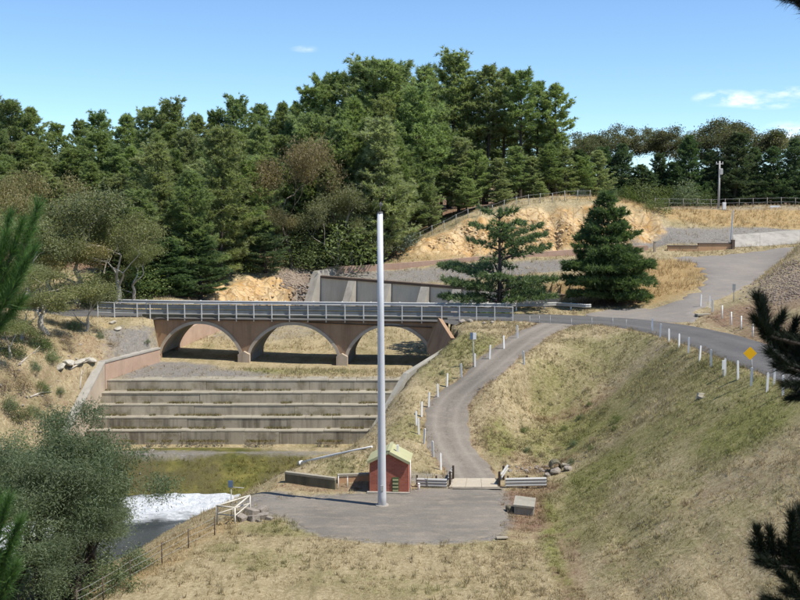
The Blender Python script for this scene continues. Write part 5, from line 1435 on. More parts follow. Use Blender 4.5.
def make_cedar(seed, mat, H, R0, tiers, base, k=12, L=0.24, W=0.05, shape=0.8, gap=0.0, droop=0.0, dens=1.0, topthin=False, tuft_up=0.35, thick=0.05):
    """conifer with flat, layered branch plates"""
    R = np.random.default_rng(seed); tubes = [([np.array((0.06 * math.sin(t * 5), 0.05 * math.cos(t * 4), H * t)) for t in np.linspace(-0.04, 0.98, 9)], [0.028 * H * (1 - t) ** 0.9 + 0.02 for t in np.linspace(0, 0.98, 9)], 8)]
    C, D = [], []
    for i in range(tiers):
        u = (i + R.uniform(-0.25, 0.25)) / tiers; u = min(max(u, 0), 0.985)
        z = H * (base + (1 - base) * u)
        nbr = R.integers(4, 7)
        a0 = R.uniform(0, 6.28)
        for b in range(nbr):
            if R.random() < gap: continue
            az = a0 + b * 2 * math.pi / nbr + R.normal(0, 0.25)
            ln = R0 * ((1 - u) ** shape + 0.05) * R.uniform(0.62, 1.15)
            if u < 0.12: ln *= 0.8
            el = R.uniform(-0.06, 0.16) + 0.5 * u - droop
            h = np.array((math.cos(az), math.sin(az), 0)); side = np.array((-math.sin(az), math.cos(az), 0)); o = np.array((0, 0, z))
            def bp(s): return o + h * ln * s + np.array((0, 0, ln * (el * s - 0.10 * s * s * (1 + droop * 3))))
            tubes.append(([bp(s) for s in (0, 0.3, 0.65, 1.0)], [0.020 * ln + 0.02, 0.014 * ln + 0.014, 0.02, 0.01], 5))
            ns = int(dens * (6 + ln * ln * 6.5))
            for s in R.uniform(0.16, 1.0, ns) ** 0.75:
                w = ln * 0.40 * (1 - abs(s - 0.55) * 1.1)
                lat = R.uniform(-1, 1) * w
                C.append(bp(min(1.0, s + 0.0)) + side * lat + h * (-0.25 * abs(lat)) + np.array((0, 0, R.normal(0, thick) - 0.10 * abs(lat)))); D.append(h * 0.8 + side * np.sign(lat) * 0.45 + np.array((0, 0, tuft_up)))
    for _ in range(20): C.append(np.array((0, 0, H * R.uniform(0.93, 0.99)))); D.append(R.normal(0, 0.5, 3) + np.array((0, 0, 1)))
    C, D = np.array(C), np.array(D)
    V, T = blades(R, C, D, k, L, W, 0.55)
    return Proto(H, tube_mesh('trunk', tubes, 'dark_bark'), mesh_arrays('crown', V, 3, T, mat))

def plant(name, proto, p, height, wide=1.0, label=None, cat='tree', group=None, rz=None, tname='trunk', cname='crown', sink=0.15):
    o = empty(name, (p.x, p.y, p.z - sink), random.uniform(0, 6.28) if rz is None else rz)
    s = height / proto.h; o.scale = (s * wide, s * wide * random.uniform(0.92, 1.08), s)
    link(bpy.data.objects.new(tname, proto.trunk), o); link(bpy.data.objects.new(cname, proto.crown), o)
    return tag(o, label, cat, group)
def tree_at(name, proto, px, top, Y, wide=1.0, label=None, cat='tree', group=None, rz=None, sink=0.15):
    q = at(px, top, Y=Y); z = g(q.x, q.y)
    if name == 'pine_tree': wide *= max(1.0, (13.0 / max(2.0, q.z - z))) ** 0.5
    return plant(name, proto, Vector((q.x, q.y, z)), max(1.0, q.z - z + sink), wide, label, cat, group, rz, sink=sink)

PINE = [make_pine(100 + i, 'pine_needles', bare=0.16 + 0.05 * (i % 3), shape=(0.42, 0.32, 0.52)[i % 3], R0=(3.8, 4.3, 3.5)[i % 3]) for i in range(6)]
PINEO = [make_pine(140 + i, 'pine_needles_olive', bare=0.06, shape=0.48, R0=3.8) for i in range(3)]
PINED = [make_pine(160 + i, 'pine_needles_dark', bare=0.04, shape=0.55, R0=4.4, nb=96) for i in range(3)]
PINET = [make_pine(180 + i, 'pine_needles', bare=0.42 + 0.06 * i, shape=0.45, R0=3.2, nb=50, H=20) for i in range(3)]
GUM = [make_gum(200 + i, 'gum_leaves', flat=1, wide=1.2) for i in range(3)]
GUMB = [make_gum(223 + i, 'gum_leaves_brown', wide=1.25, r=0.13, bark='twig_bark', maxl=6, k=95) for i in range(2)]
GUMD = [make_gum(240 + i, 'gum_leaves_dark', bark='grey_bark', wide=1.15, H=14, keep=0.95, k=170, rad=(1.0, 1.0, 0.6), L=0.34, W=0.14, first=5.0) for i in range(3)]

def lerp_line(x, pts):
    return float(np.interp(x, [p[0] for p in pts], [p[1] for p in pts]))
SKY = [(-60, 100), (0, 106), (35, 110), (60, 126), (100, 121), (150, 114), (175, 112), (205, 116), (240, 107), (290, 108), (312, 95), (340, 79), (382, 70), (410, 78), (450, 67), (487, 74), (520, 76), (560, 92)]
GB = 'tall pines on the ridge of the forest'; LB = 'tall green pine on the skyline of the forest behind the bridge'
for i, (px, top, Y, k) in enumerate(((-40, 100, 146, 0), (-14, 104, 141, 1), (10, 106, 140, 4), (34, 111, 142, 2), (57, 128, 150, 0), (79, 124, 152, 3), (101, 120, 150, 1), (126, 118, 146, 5), (149, 113, 141, 4), (173, 110, 140, 1), (194, 118, 148, 2),
        (214, 116, 150, 0), (236, 106, 149, 1), (259, 110, 151, 3), (280, 106, 150, 2), (297, 108, 148, 5), (313, 94, 145, 0), (335, 81, 141, 4), (358, 74, 139, 1), (381, 69, 137, 4), (403, 79, 139, 1), (424, 72, 141, 5), (449, 66, 143, 1))):
    tree_at('pine_tree', PINE[k], px, top, Y, 1.05 + 0.12 * math.sin(i * 2.1), LB, group=GB)
for i, (px, top, Y, k) in enumerate(((472, 84, 144, 0), (487, 71, 142, 1), (504, 73, 145, 0), (521, 75, 139, 2), (538, 86, 143, 1), (557, 88, 141, 0))):
    tree_at('pine_tree', PINET[k], px, top, Y, 1.0 + (0.18 if i in (1, 3, 5) else 0), 'tall pine with a bare lower trunk standing clear against the sky', group='bare-trunked pines on the ridge')
for px, top, Y in ((466, 122, 151), (484, 126, 152), (502, 122, 151), (519, 128, 152), (536, 124, 151), (552, 130, 152)):
    tree_at('pine_tree', PINE[px % 6], px, top, Y, 0.95, 'green pine showing between the bare trunks on the ridge', group='pines behind the bare trunks')
# middle rows
mid = random.Random(5); cnt = 0
for Y, step, lo, hi, a, b in ((133, 16, 14, 40, -30, 425), (124, 17, 36, 70, -30, 405), (115, 18, 62, 104, -30, 285)):
    px = a
    while px < b:
        x = px + mid.uniform(-6, 6); top = lerp_line(x, SKY) + mid.uniform(lo, hi)
        if Y > 118 or not (262 < x < 330):
            pr = mid.choice(PINE + PINEO if Y > 118 else PINE + PINEO + PINEO)
            tree_at('pine_tree', pr, x, top, Y + mid.uniform(-3, 3), mid.uniform(0.95, 1.25), 'green pine crowded among others in the forest behind the bridge', group='pines packed in the forest')
        px += step
for i, (px, top, Y, o) in enumerate(((408, 132, 133, 0), (424, 120, 134, 1), (441, 126, 133, 0), (459, 140, 132, 1), (478, 156, 132, 0), (497, 160, 132, 1), (515, 150, 133, 0), (532, 158, 133, 1), (548, 146, 134, 0), (566, 150, 135, 1), (583, 160, 136, 0), (598, 152, 138, 1), (430, 172, 129, 1), (466, 182, 129.5, 0), (500, 180, 130, 1), (540, 182, 131, 1), (412, 165, 128.5, 0))):
    tree_at('pine_tree', (PINEO if o else PINE)[i % 3], px, top, Y, mid.uniform(0.95, 1.2), 'mid green pine growing above the fence of the orange cutting', group='pines above the orange cutting')
# front row beside the bridge approach
for px, top, Y, pr, w, lab in ((160, 148, 106, PINEO[0], 1.15, 'broad olive green pine at the forest edge behind the left end of the bridge'), (217, 133, 109, PINEO[1], 1.1, 'tall olive pine rising behind the yellow rock bank'),
        (190, 178, 104, PINE[3], 1.1, 'dense dark green pine between two taller olive pines behind the bridge'), (243, 168, 113, PINE[1], 1.1, 'green pine just left of the brown-topped gum'), (135, 196, 101, PINE[0], 1.2, 'short dark pine beside the olive gum above the bridge approach'),
        (368, 158, 122.5, PINEO[2], 1.0, 'pale olive pine behind the top of the tall pole'), (392, 140, 125, PINE[2], 1.0, 'slender dark pine right of the tall pole'), (325, 168, 119.5, PINEO[1], 0.9, 'olive pine right of the brown-topped gum'),
        (168, 240, 100, PINED[0], 1.5, 'low dark pine by the bridge approach'), (200, 232, 103, PINED[1], 1.4, 'low dark pine at the foot of the tall olive pine'), (120, 250, 98, PINED[2], 1.5, 'low dark pine under the olive gum'), (265, 215, 113, PINED[1], 1.2, 'low dark pine left of the brown gum trunk')):
    tree_at('pine_tree', pr, px, top, Y, w, lab)
# gums
for px, top, Y, pr, w, lab, nm in ((290, 137, 116, GUMB[0], 0.74, 'tall gum with a brown, dying crown and pale trunk in the forest', 'gum_tree'), (335, 186, 117.5, GUM[1], 0.9, 'olive brown gum right of the brown-crowned gum, above the weir wall', 'gum_tree'),
        (76, 190, 95, GUM[0], 1.15, 'broad olive gum with pale branches above the bridge approach', 'gum_tree'), (20, 166, 100, GUMB[1], 0.8, 'brownish gum rising behind the broad olive gum', 'gum_tree'), (112, 212, 93, GUM[2], 1.0, 'rounded olive gum right of the broad olive gum', 'gum_tree'), (28, 214, 90, GUM[1], 1.1, 'olive gum over the left hillside beyond the near pine frond', 'gum_tree'),
        (46, 266, 79, GUM[2], 1.75, 'spreading gum with a white forked trunk on the left hillside', 'gum_tree'), (52, 204, 97, GUM[2], 1.1, 'olive gum behind and left of the broad olive gum', 'gum_tree'), (98, 222, 96, GUM[1], 1.1, 'olive gum between two rounded gums above the approach road', 'gum_tree'), (5, 236, 93, GUM[2], 1.2, 'olive gum behind the near pine frond', 'gum_tree'), (64, 240, 92, GUMB[0], 1.2, 'low brownish gum just above the approach road', 'gum_tree'), (132, 244, 95, GUM[0], 1.2, 'low olive gum at the left end of the bridge railing', 'gum_tree'), (22, 262, 86, GUM[1], 1.3, 'low gum behind the white-trunked gum', 'gum_tree'),
        (352, 206, 119, GUM[0], 1.0, 'low olive gum behind the mesh fence', 'gum_tree'), (272, 205, 115, GUMB[1], 0.8, 'low brown gum at the foot of the brown-crowned gum', 'gum_tree'), (20, 292, 76, GUM[0], 1.7, 'low spreading gum left of the white-trunked gum', 'gum_tree'), (84, 286, 82, GUM[1], 1.5, 'low gum right of the white-trunked gum below the road', 'gum_tree'), (-6, 276, 76, GUM[0], 1.5, 'low gum beside the white-trunked gum', 'gum_tree'), (8, 318, 71, GUM[1], 1.7, 'small bushy gum below the white-trunked gum', 'gum_tree')):
    tree_at(nm, pr, px, top, Y, w, lab)
# right-hand skyline
for px, top, Y, k, w in ((590, 130, 158, 0, 1.0), (612, 124, 160, 1, 1.0), (645, 131, 161, 2, 1.0), (669, 128, 160, 0, 1.0), (700, 126, 158, 2, 1.0), (716, 118, 154, 1, 1.1), (757, 120, 157, 0, 1.15), (779, 127, 159, 2, 1.0), (737, 128, 160, 1, 1.0), (812, 152, 160, 0, 1.0), (572, 140, 157, 2, 0.9)):
    tree_at('gum_tree', GUMD[k], px, top, Y, w, 'brown-tinged gum with an open crown standing above the dark pines', group='gums along the right skyline')
for px, top, Y, k, w in ((578, 152, 147, 0, 1.0), (603, 150, 148, 1, 1.1), (622, 146, 148, 2, 1.1), (640, 166, 147, 0, 1.1), (660, 156, 149, 1, 1.0), (690, 138, 148, 2, 1.05), (674, 164, 147, 1, 1.0), (712, 152, 148, 0, 1.0), (735, 137, 147, 1, 1.2), (755, 150, 148, 2, 1.1), (775, 149, 147, 0, 1.1), (795, 141, 147, 2, 1.1), (815, 148, 147, 1, 1.1), (722, 160, 149, 2, 1.0), (650, 172, 146, 2, 1.0)):
    tree_at('pine_tree', PINED[k], px, top, Y, w, 'dark dense pine in the windbreak along the plateau', group='dark pines of the windbreak')
# second depth of the wood so that gaps show more trees
for px in range(-40, 860, 26):
    sk = lerp_line(px, SKY + [(570, 140), (600, 150), (690, 160), (860, 165)])
    if 455 < px < 560: sk = 158
    tree_at('pine_tree', PINED[px % 3], px + mid.uniform(-6, 6), sk + mid.uniform(14, 34), 163 + mid.uniform(-3, 6), 1.35, 'dim pine deep in the wood, half hidden by the nearer trees', group='pines deep in the wood')

for px in range(560, 830, 15):
    tree_at('pine_tree', PINED[px % 3], px + mid.uniform(-4, 4), 176 + mid.uniform(-8, 10), 153 + mid.uniform(-2, 2), 1.25, 'squat dark young pine filling the gaps of the windbreak', group='young pines in the windbreak')
# ------------------------------------------------------------------ two conifers by the road
cp_ = hit(499, 306.5, 70); ct = at(497, 180, Y=cp_.y).z
ced = make_cedar(301, 'cedar_needles', 9.6, 4.6, 12, 0.15, gap=0.26, shape=0.40, dens=1.15, k=13, L=0.34, W=0.06, thick=0.08)
q = at(499, 306, Y=91.6); plant('cedar_tree', ced, Vector((q.x, q.y, g(q.x, q.y))), at(497, 208, Y=91.6).z - g(q.x, q.y), 0.9, 'spreading cedar with flat open layers of branches beside the bridge', rz=0.6)
q = at(606, 306, Y=92.5)
fir = make_cedar(302, 'fir_needles', 9.4, 4.6, 25, 0.09, gap=0.14, shape=0.92, droop=0.0, dens=1.25, k=13, L=0.42, W=0.07, tuft_up=0.40, thick=0.10)
plant('fir_tree', fir, Vector((q.x, q.y, g(q.x, q.y))), at(606, 190, Y=92.5).z - g(q.x, q.y), 1.04, 'dense dark conical fir on bare earth beside the road junction', rz=1.9)

# ------------------------------------------------------------------ trees in front of the pool
WAT = [make_gum(401 + i, 'wattle_leaves', bark='dark_bark', H=8.0, first=1.5, r=0.20, maxl=6, split=2, sway=0.20, lift=0.30, k=230, rad=(0.72, 0.72, 0.40), L=0.17, W=0.034, droop=0.45, wide=1.05, keep=0.80) for i in range(2)]
for px, by, Y, top, k, w, lab in ((88, 594, 45.5, 400, 0, 0.85, 'leafy grey-green wattle with a dark trunk beside the wire fence'), (50, 600, 44.5, 424, 1, 1.05, 'grey-green wattle left of the trunk by the wire fence'), (2, 600, 46.5, 414, 0, 1.1, 'grey-green wattle beyond the near green pine frond'), (35, 560, 52, 424, 1, 1.0, 'wattle standing across the creek behind the fence trees'), (98, 590, 47.0, 490, 1, 1.1, 'low wattle leaning over the white water beside the fence'), (66, 560, 50, 446, 0, 1.0, 'wattle between the two dark trunks at the water'), (20, 600, 43.5, 470, 1, 1.3, 'low wattle nearest the left fence end'), (75, 600, 43.0, 505, 0, 1.4, 'small wattle under the dark trunk beside the fence')):
    q = at(px, by, Y=Y); z = min(g(q.x, q.y), -0.6)
    tree_at('wattle_tree', WAT[k], px, top, Y, w, lab)

# ------------------------------------------------------------------ shrubs
BUSH = [make_bush(501 + i, 'shrub_leaves') for i in range(3)]
BUSHB = make_bush(520, 'shrub_leaves_blue', n=70); BUSHG = make_bush(530, 'wattle_leaves'); BUSHD = make_bush(540, 'dry_leaves', n=60, k=18)
def bush(proto, px, py, top, w, lab, group=None, name='shrub', Y=None):
    p = gh(px, py, Y) if Y else hit(px, py, 40)
    h = max(0.3, at(px, top, Y=p.y).z - p.z)
    return plant(name, proto, p, h, w, lab, 'shrub', group, tname='stem', cname='foliage', sink=0.05)
bush(BUSH[0], 657, 214, 198, 1.5, 'bright green bush on the edge above the orange cutting', Y=128)
bush(BUSHG, 686, 206, 181, 1.1, 'rounded grey-green bush on the plateau under the dark pines', Y=141)
bush(BUSHB, 581, 206, 188, 1.2, 'blue-grey spiky bush at the top of the orange cutting', Y=130)
for i, (px, top, Y, k) in enumerate(((644, 182, 142, 1), (668, 188, 142, 2), (704, 190, 142, 0), (630, 188, 141, 2), (612, 190, 138, 1))):
    bush(BUSH[k], px, 206, top, 1.1, 'low green bush at the foot of the dark pines', 'bushes under the windbreak', Y=Y)
for i, (px, top, Y, k, lab) in enumerate(((352, 216, 119.5, 1, 'olive bush behind the mesh fence above the weir wall'), (325, 226, 119, 0, 'green bush left of the mesh fence'), (300, 236, 117, 2, 'bush at the top of the stone pitching'), (392, 226, 126, 1, 'bush right of the tall pole above the rock'), (232, 246, 112, 0, 'bush at the forest edge above the yellow rock'), (205, 262, 109, 2, 'bush left of the yellow rock'), (180, 268, 105, 1, 'bush behind the bridge railing'), (138, 262, 98, 0, 'bush behind the left end of the railing'), (95, 282, 94, 2, 'bush under the olive gum behind the road'), (410, 225, 127, 2, 'bush at the low end of the cutting fence'), (374, 236, 124, 0, 'green bush behind the tall pole'))):
    bush(BUSH[k], px, 250, top, 1.3, lab, Y=Y)
for px, py, top, w, lab in ((18, 606, 556, 1.0, 'leafy grey-green shrub under the left wattle'), (62, 606, 560, 1.1, 'leafy grey-green shrub between the wattle trunks'), (112, 592, 560, 1.2, 'leafy grey-green shrub right of the wattle trunk beside the fence'), (136, 572, 545, 1.1, 'small leafy shrub at the water below the fence'), (84, 584, 536, 1.2, 'tall leafy shrub behind the dark wattle trunk'), (34, 578, 520, 1.2, 'tall leafy shrub at the creek behind the wattles')):
    bush(BUSHG, px, py, top, w, lab)
for px, py, top, k in ((12, 356, 338, 0), (52, 362, 350, 1), (24, 390, 374, 2), (8, 410, 396, 1), (48, 408, 396, 2), (60, 396, 386, 1), (88, 378, 370, 2), (20, 420, 404, 0), (66, 344, 334, 2), (112, 346, 339, 2), (5, 392, 378, 2), (36, 418, 405, 1)):
    bush((BUSH[1], BUSHG, BUSHD)[k], px, py, top, 1.3, 'small scrubby bush on the dry hillside left of the channel', 'scrub on the left hillside')
for k, (a0, b0, a1, b1) in enumerate(((70, 372, 92, 362), (20, 366, 40, 352), (80, 392, 82, 372), (30, 400, 52, 396))):
    p, q = hit(a0, b0), hit(a1, b1); m = MB(); d = q - p
    m.tube([(0, 0, 0.08), d * 0.5 + Vector((0, 0, 0.22)), d + Vector((0, 0, 0.12))], [0.07, 0.05, 0.025], 6)
    m.tube([d * 0.55 + Vector((0, 0, 0.2)), d * 0.8 + Vector((0.25, 0.1, 0.55))], [0.03, 0.012], 5)
    o = m.build('fallen_branch', 'pale_bark'); o.location = p; tag(o, 'bleached fallen branch on the dry hillside left of the channel', 'branch', 'fallen branches on the hillside')
bush(BUSHB, 388, 246, 222, 1.4, 'blue-grey bush near the foot of the cutting fence', Y=124)
for px, py, top, k in ((75, 330, 318, 1), (70, 352, 340, 2), (40, 350, 332, 0), (35, 372, 360, 1), (15, 378, 362, 2), (42, 392, 380, 0), (100, 338, 331, 1), (30, 340, 322, 2)):
    bush((BUSH[0], BUSHG, BUSHD)[k], px, py, top, 1.1, 'small scrubby bush on the dry hillside left of the channel', 'scrub on the left hillside')
for px, py, top in ((150, 345, 341), (445, 374, 368), (441, 383, 375), (590, 452, 444), (540, 459, 448), (555, 452, 446), (575, 462, 455), (600, 440, 433), (620, 420, 412), (560, 430, 423), (575, 418, 411), (590, 405, 398), (610, 432, 425), (570, 444, 437), (520, 430, 424), (510, 445, 439), (630, 405, 399), (530, 452, 446), (585, 390, 384)):
    bush(random.choice((BUSHG, BUSHD, BUSH[0], BUSHD)), px + random.uniform(-6, 6), py + random.uniform(-3, 3), top + 2.5, random.uniform(0.9, 1.9), 'low tangle of weeds in the hollow beside the gravel track' if px > 500 else ('green tuft at the foot of the pink wing wall' if px < 200 else 'low weeds on the bank outside the track guide posts'), 'weeds in the hollow' if px > 500 else ('tuft' if px < 200 else 'weeds outside the guide posts'), name='weed_clump')

# ------------------------------------------------------------------ near pines at the picture's edges
def near_pine(name, base, ztop, shoots, mat, label, seed, nl, ncount, rand_n, rside, crown_r):
    R = np.random.default_rng(seed); o = empty(name, base); org = np.array(base)
    tubes = [([np.array((0, 0, -0.3)), np.array((0.03, 0.02, (ztop - base.z) * 0.5)), np.array((0, 0, ztop - base.z))], [0.13, 0.09, 0.03], 9)]
    Vs, Ts = [], []
    allsh = [(np.array(a) - org, np.array(b) - org) for a, b in shoots]
    for _ in range(rand_n):
        z = R.uniform(0.9, ztop - base.z); rr = crown_r * (1.05 - 0.75 * z / (ztop - base.z)) * R.uniform(0.35, 1.0)
        az = R.uniform(-1.9, 1.9) + (0 if rside > 0 else math.pi)
        p = np.array((math.cos(az) * rr, math.sin(az) * rr, z)); allsh.append((p, p + np.array((math.cos(az) * 0.12, math.sin(az) * 0.12, R.uniform(0.15, 0.3)))))
    for a, b in allsh:
        ax = b - a; ln = np.linalg.norm(ax)
        zt = max(0.3, a[2] - 0.25 - 0.3 * R.random()); tr = np.array((0, 0, zt))
        tubes.append(([tr, tr * 0.5 + a * 0.5 + np.array((0, 0, -0.06)), a, b], [0.030, 0.022, 0.011, 0.006], 5))
        n = int(ncount * (0.5 + ln / 0.3)); s = R.uniform(-0.25, 1, (n, 1))
        nb_ = int(ncount * 0.8); sb = R.uniform(0.45, 1, (nb_, 1)); Cb = tr + (a - tr) * sb; db = unit(a - tr)
        V, T = blades(R, Cb, np.repeat((db + np.array((0, 0, 0.5)))[None], nb_, 0), 3, nl, 0.0055, 0.5); Vs.append(V.reshape(-1, 3)); Ts.append(T)
        C = a + ax * s; d = ax / ln
        V, T = blades(R, C, np.repeat(d[None] * (0.75 + 0.5 * R.random()), n, 0), 3, nl, 0.0048, 0.46)
        Vs.append(V.reshape(-1, 3)); Ts.append(T)
    t_ = tube_mesh('trunk', tubes, 'dark_bark'); c_ = mesh_arrays('needles', np.concatenate(Vs), 3, np.concatenate(Ts), mat)
    link(bpy.data.objects.new('trunk', t_), o); link(bpy.data.objects.new('needles', c_), o)
    return tag(o, label, 'tree')
def sh(lst):
    return [(at(a, b, Y=y), at(c, d, Y=y + dy)) for a, b, c, d, y, dy in lst]
rs = random.Random(3)
right = [(766, 333, 757, 297, 8.0, 0), (768, 334, 763, 300, 8.05, .1), (772, 332, 782, 316, 8.0, 0), (768, 336, 754, 318, 7.9, -.1), (784, 352, 768, 338, 8.0, 0), (790, 342, 796, 322, 8.1, 0), (796, 356, 806, 330, 8.0, .1), (786, 366, 770, 352, 7.9, 0), (796, 374, 778, 366, 8.0, 0), (806, 384, 786, 384, 7.9, 0), (812, 396, 792, 398, 8.0, 0),
         (804, 362, 788, 344, 8.1, 0), (816, 374, 800, 352, 8.0, 0), (822, 390, 804, 372, 8.1, 0), (776, 344, 766, 326, 8.1, .1), (790, 360, 780, 336, 8.1, .1), (810, 404, 796, 388, 8.1, 0),
         (763, 552, 757, 531, 7.4, 0), (772, 552, 770, 532, 7.4, 0), (770, 562, 755, 546, 7.4, 0), (776, 566, 760, 561, 7.3, 0), (790, 546, 792, 516, 7.4, 0), (796, 548, 800, 512, 7.5, 0), (790, 566, 780, 545, 7.4, 0), (800, 570, 790, 552, 7.4, 0), (796, 590, 780, 572, 7.3, 0), (806, 600, 786, 592, 7.3, 0), (790, 606, 768, 600, 7.3, 0),
         (812, 590, 798, 566, 7.4, 0), (804, 580, 794, 560, 7.5, 0), (800, 615, 780, 608, 7.4, 0), (818, 560, 806, 530, 7.4, 0), (808, 12, 794, -4, 8.3, 0), (812, 2, 786, -2, 8.3, 0)]
zb_ = g(4.2, 8.2)
near_pine('near_pine', Vector((4.2, 8.2, zb_)), 18.6, sh(right), 'near_pine_needles_shaded', 'dark pine in shade whose needled shoots reach in from the right edge', 31, 0.105, 260, 300, 1, 1.5)
left = [(10, 288, 38, 206, 7.4, .1), (2, 284, 22, 222, 7.4, 0), (6, 300, 34, 250, 7.3, 0), (-8, 292, 6, 236, 7.4, 0), (-6, 312, 16, 270, 7.4, 0), (-12, 330, 4, 296, 7.4, 0), (14, 284, 30, 228, 7.5, .1), (-2, 276, 10, 216, 7.5, 0), (-4, 330, 22, 300, 7.4, 0),
        (-10, 560, 8, 500, 7.0, 0), (-4, 578, 20, 522, 7.0, 0), (-8, 592, 12, 544, 7.0, 0), (-14, 560, -2, 500, 7.1, 0), (-2, 604, 16, 566, 7.0, 0)]
zb_ = g(-3.6, 7.2)
near_pine('near_pine', Vector((-3.6, 7.2, zb_)), 17.6, sh(left), 'near_pine_needles', 'bright green pine whose soft fronds reach in from the left edge', 33, 0.12, 150, 160, -1, 1.2)

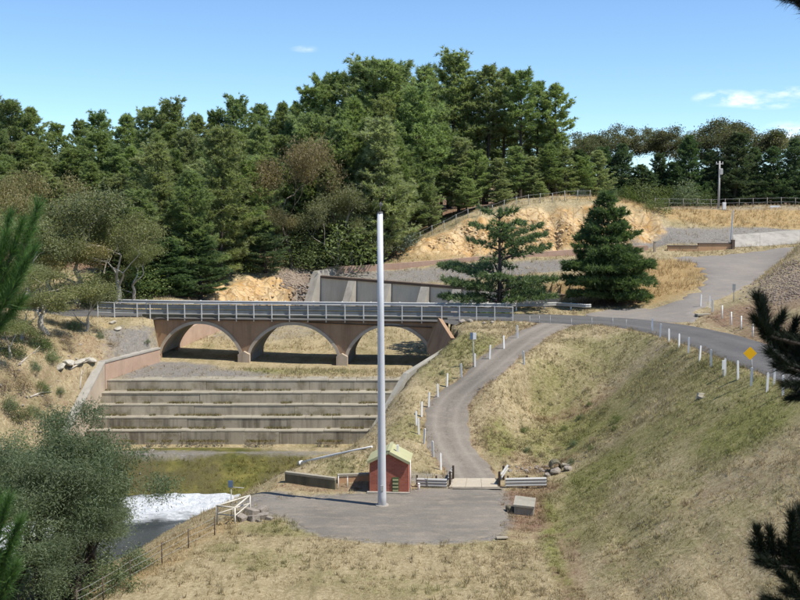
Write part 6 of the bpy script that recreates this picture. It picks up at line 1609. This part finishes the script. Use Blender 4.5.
# ------------------------------------------------------------------ grass and weeds
def zone_at(x, y, arr):
    i = np.clip(np.searchsorted(GX, x) - 1, 0, len(GX) - 2); j = np.clip(np.searchsorted(GY, y) - 1, 0, len(GY) - 2)
    return arr[j, i]
def grass(name, x0, x1, y0, y1, dens, hlo, hhi, blades_n, wid, label, patch=1.4, goldbias=0.0, only=None):
    n = int((x1 - x0) * (y1 - y0) * dens); R = np.random.default_rng(int(abs(x0) * 7 + y0))
    x, y = R.uniform(x0, x1, n), R.uniform(y0, y1, n)
    z = hgt(x, y)
    k = (z > -2.85) & (zone_at(x, y, rd) > ROAD_W + 0.05 + vnoise(x, y, 0.8, 51) * 0.5) & (zone_at(x, y, td) > TRACK_W + vnoise(x, y, 0.7, 52) * 0.5) & (~in_poly(x, y, PAD) | (zone_at(x, y, pad_d) < 0.15 + vnoise(x, y, 0.9, 53) * 0.9)) & ~in_poly(x, y, UPPER) & (zone_at(x, y, RM) < 0.28)
    k &= ~(in_poly(x, y, CHAN) & (y < 78.3)) & ~((x > -20) & (x < 5) & (y > 83.5) & (y < 93))
    gr_, go, ba, gv, mo = (zone_at(x, y, q) for q in (zg, zgold, zbare, zgrav, zmoss))
    cl = vnoise(x, y, patch, 21) + vnoise(x, y, patch * 0.35, 22) * 0.8
    k &= (R.random(n) < np.clip(0.62 + cl * 1.5, 0.05, 1) * (1 - 0.75 * np.clip(gv, 0, 1)) * (1 - 0.35 * ba) * (1 - 0.8 * zone_at(x, y, forest))) 
    k &= (np.abs(x) < 0.40 * y + 3)
    k &= (zone_at(x, y, rut_d) > 0.22) | (R.random(n) < 0.3)
    if only is not None: k &= only(x, y, go, ba)
    x, y, z, gr_, go, ba, mo, cl = (q[k] for q in (x, y, z, gr_, go, ba, mo, cl)); n = len(x)
    C = np.stack([x, y, z - 0.01], -1)
    straw = np.array((0.48, 0.40, 0.25)); grn = np.array((0.21, 0.22, 0.075)); gld = np.array((0.54, 0.40, 0.205)); red = np.array((0.30, 0.185, 0.12)); ms_ = np.array((0.24, 0.21, 0.05))
    gf = np.clip(gr_ * 1.0 + vnoise(x, y, 2.5, 31) * 0.7 + 0.0, 0, 1)[:, None]
    col = straw * (1 - gf) + grn * gf
    col = col * (1 - np.clip(go + goldbias, 0, 1)[:, None]) + gld * np.clip(go + goldbias, 0, 1)[:, None]
    b_ = np.clip(ba * 0.8, 0, 0.8)[:, None]; col = col * (1 - b_) + red * b_
    m_ = np.clip(mo, 0, 0.9)[:, None]; col = col * (1 - m_) + ms_ * m_
    col = col * R.uniform(0.55, 1.30, (n, 1))
    stripe = np.sin(6.283 * (x + 0.12 * y + vnoise(x, y, 5, 71) * 1.2) / 1.15)[:, None] * np.clip((x - 7) / 2, 0, 1)[:, None] * (y < 66)[:, None]
    col = col * (1 + 0.13 * stripe)
    hh = R.uniform(hlo, hhi, n) * (0.75 + 0.9 * np.clip(cl + 0.2, 0, 1)) * (1 + 0.6 * go)
    D = R.normal(0, 0.25, (n, 3)); D[:, 2] = 1
    Cr, Dr = np.repeat(C, blades_n, 0), np.repeat(D, blades_n, 0)
    d = unit(Dr + R.normal(0, 0.45, Dr.shape) * np.array((1, 1, 0.3))); d[:, 2] = np.abs(d[:, 2])
    ln = np.repeat(hh, blades_n)[:, None] * R.uniform(0.7, 1.2, (len(d), 1))
    az = R.uniform(0, 6.28, len(d)); s = np.stack([np.cos(az), np.sin(az), np.zeros(len(d))], -1) * wid * R.uniform(0.6, 1.3, (len(d), 1))
    off = R.normal(0, 0.035 + hlo * 0.25, d.shape) * np.array((1, 1, 0)); Cr = Cr + off
    V = np.stack([Cr - s * 0.5, Cr + s * 0.5, Cr + d * ln], 1)
    T = np.concatenate([np.repeat(col, blades_n * 3, 0), np.ones((n * blades_n * 3, 1))], 1)
    o = link(bpy.data.objects.new(name, mesh_arrays(name, V, 3, T, 'grass_blades', 'tint', 'FLOAT_COLOR')))
    return tag(o, label, 'grass', kind='stuff')
grass('lawn_grass', -14, 9, 34, 61, 70, 0.04, 0.095, 4, 0.024, 'short dry lawn grass around the gravel pad')
grass('embankment_grass', 4, 22, 30, 82, 55, 0.06, 0.17, 4, 0.030, 'dry and green tussocky grass on the embankment')
grass('bank_grass', -34, 20, 60, 93, 24, 0.08, 0.24, 4, 0.035, 'dry grass on the banks round the track and channel')
grass('far_grass', -42, 58, 92, 142, 9, 0.15, 0.42, 4, 0.045, 'tall golden grass on the banks beyond the bridge', goldbias=0.15)
grass('tussocks', -12, 24, 33, 88, 4.5, 0.12, 0.30, 12, 0.03, 'scattered taller tussocks on lawn edge, hollow and embankment', patch=3.0)
pitp = hit(527, 512)
grass('red_weeds', pitp.x - 1.9, pitp.x + 1.6, pitp.y - 3.4, pitp.y + 3.6, 60, 0.10, 0.26, 5, 0.02, 'reddish dead weeds round the concrete pit', only=lambda x, y, go, ba: ba > 0.25)
# grass that has rooted on the steps
R = np.random.default_rng(77); C = []; cols = []
for i in range(5):
    for _ in range(900):
        x = R.uniform(-21, 0.4 - 0.62 * i); 
        if vnoise(np.array(x), np.array(i * 7.0), 1.1, 41) + vnoise(np.array(x), np.array(i * 5.0), 0.4, 42) * 0.6 < -0.02: continue
        C.append((x, STEP_Y[i] - R.uniform(0.02, 0.30) ** 1.0, STEP_Z[i + 1] + 0.0)); cols.append(np.array((0.34, 0.285, 0.14)) * R.uniform(0.5, 1.2) if R.random() < 0.75 else np.array((0.16, 0.16, 0.05)))
C = np.array(C); n = len(C)
D = np.repeat(np.array([[0, -0.2, 1.0]]), n, 0)
V, T = blades(R, C, D, 4, 0.20, 0.03, 0.45)
T = np.concatenate([np.repeat(np.array(cols), 12, 0), np.ones((n * 12, 1))], 1)
tag(link(bpy.data.objects.new('step_weeds', mesh_arrays('step_weeds', V, 3, T, 'grass_blades', 'tint', 'FLOAT_COLOR'))), 'dry weeds rooted along the foot of the spillway steps', 'grass', kind='stuff')
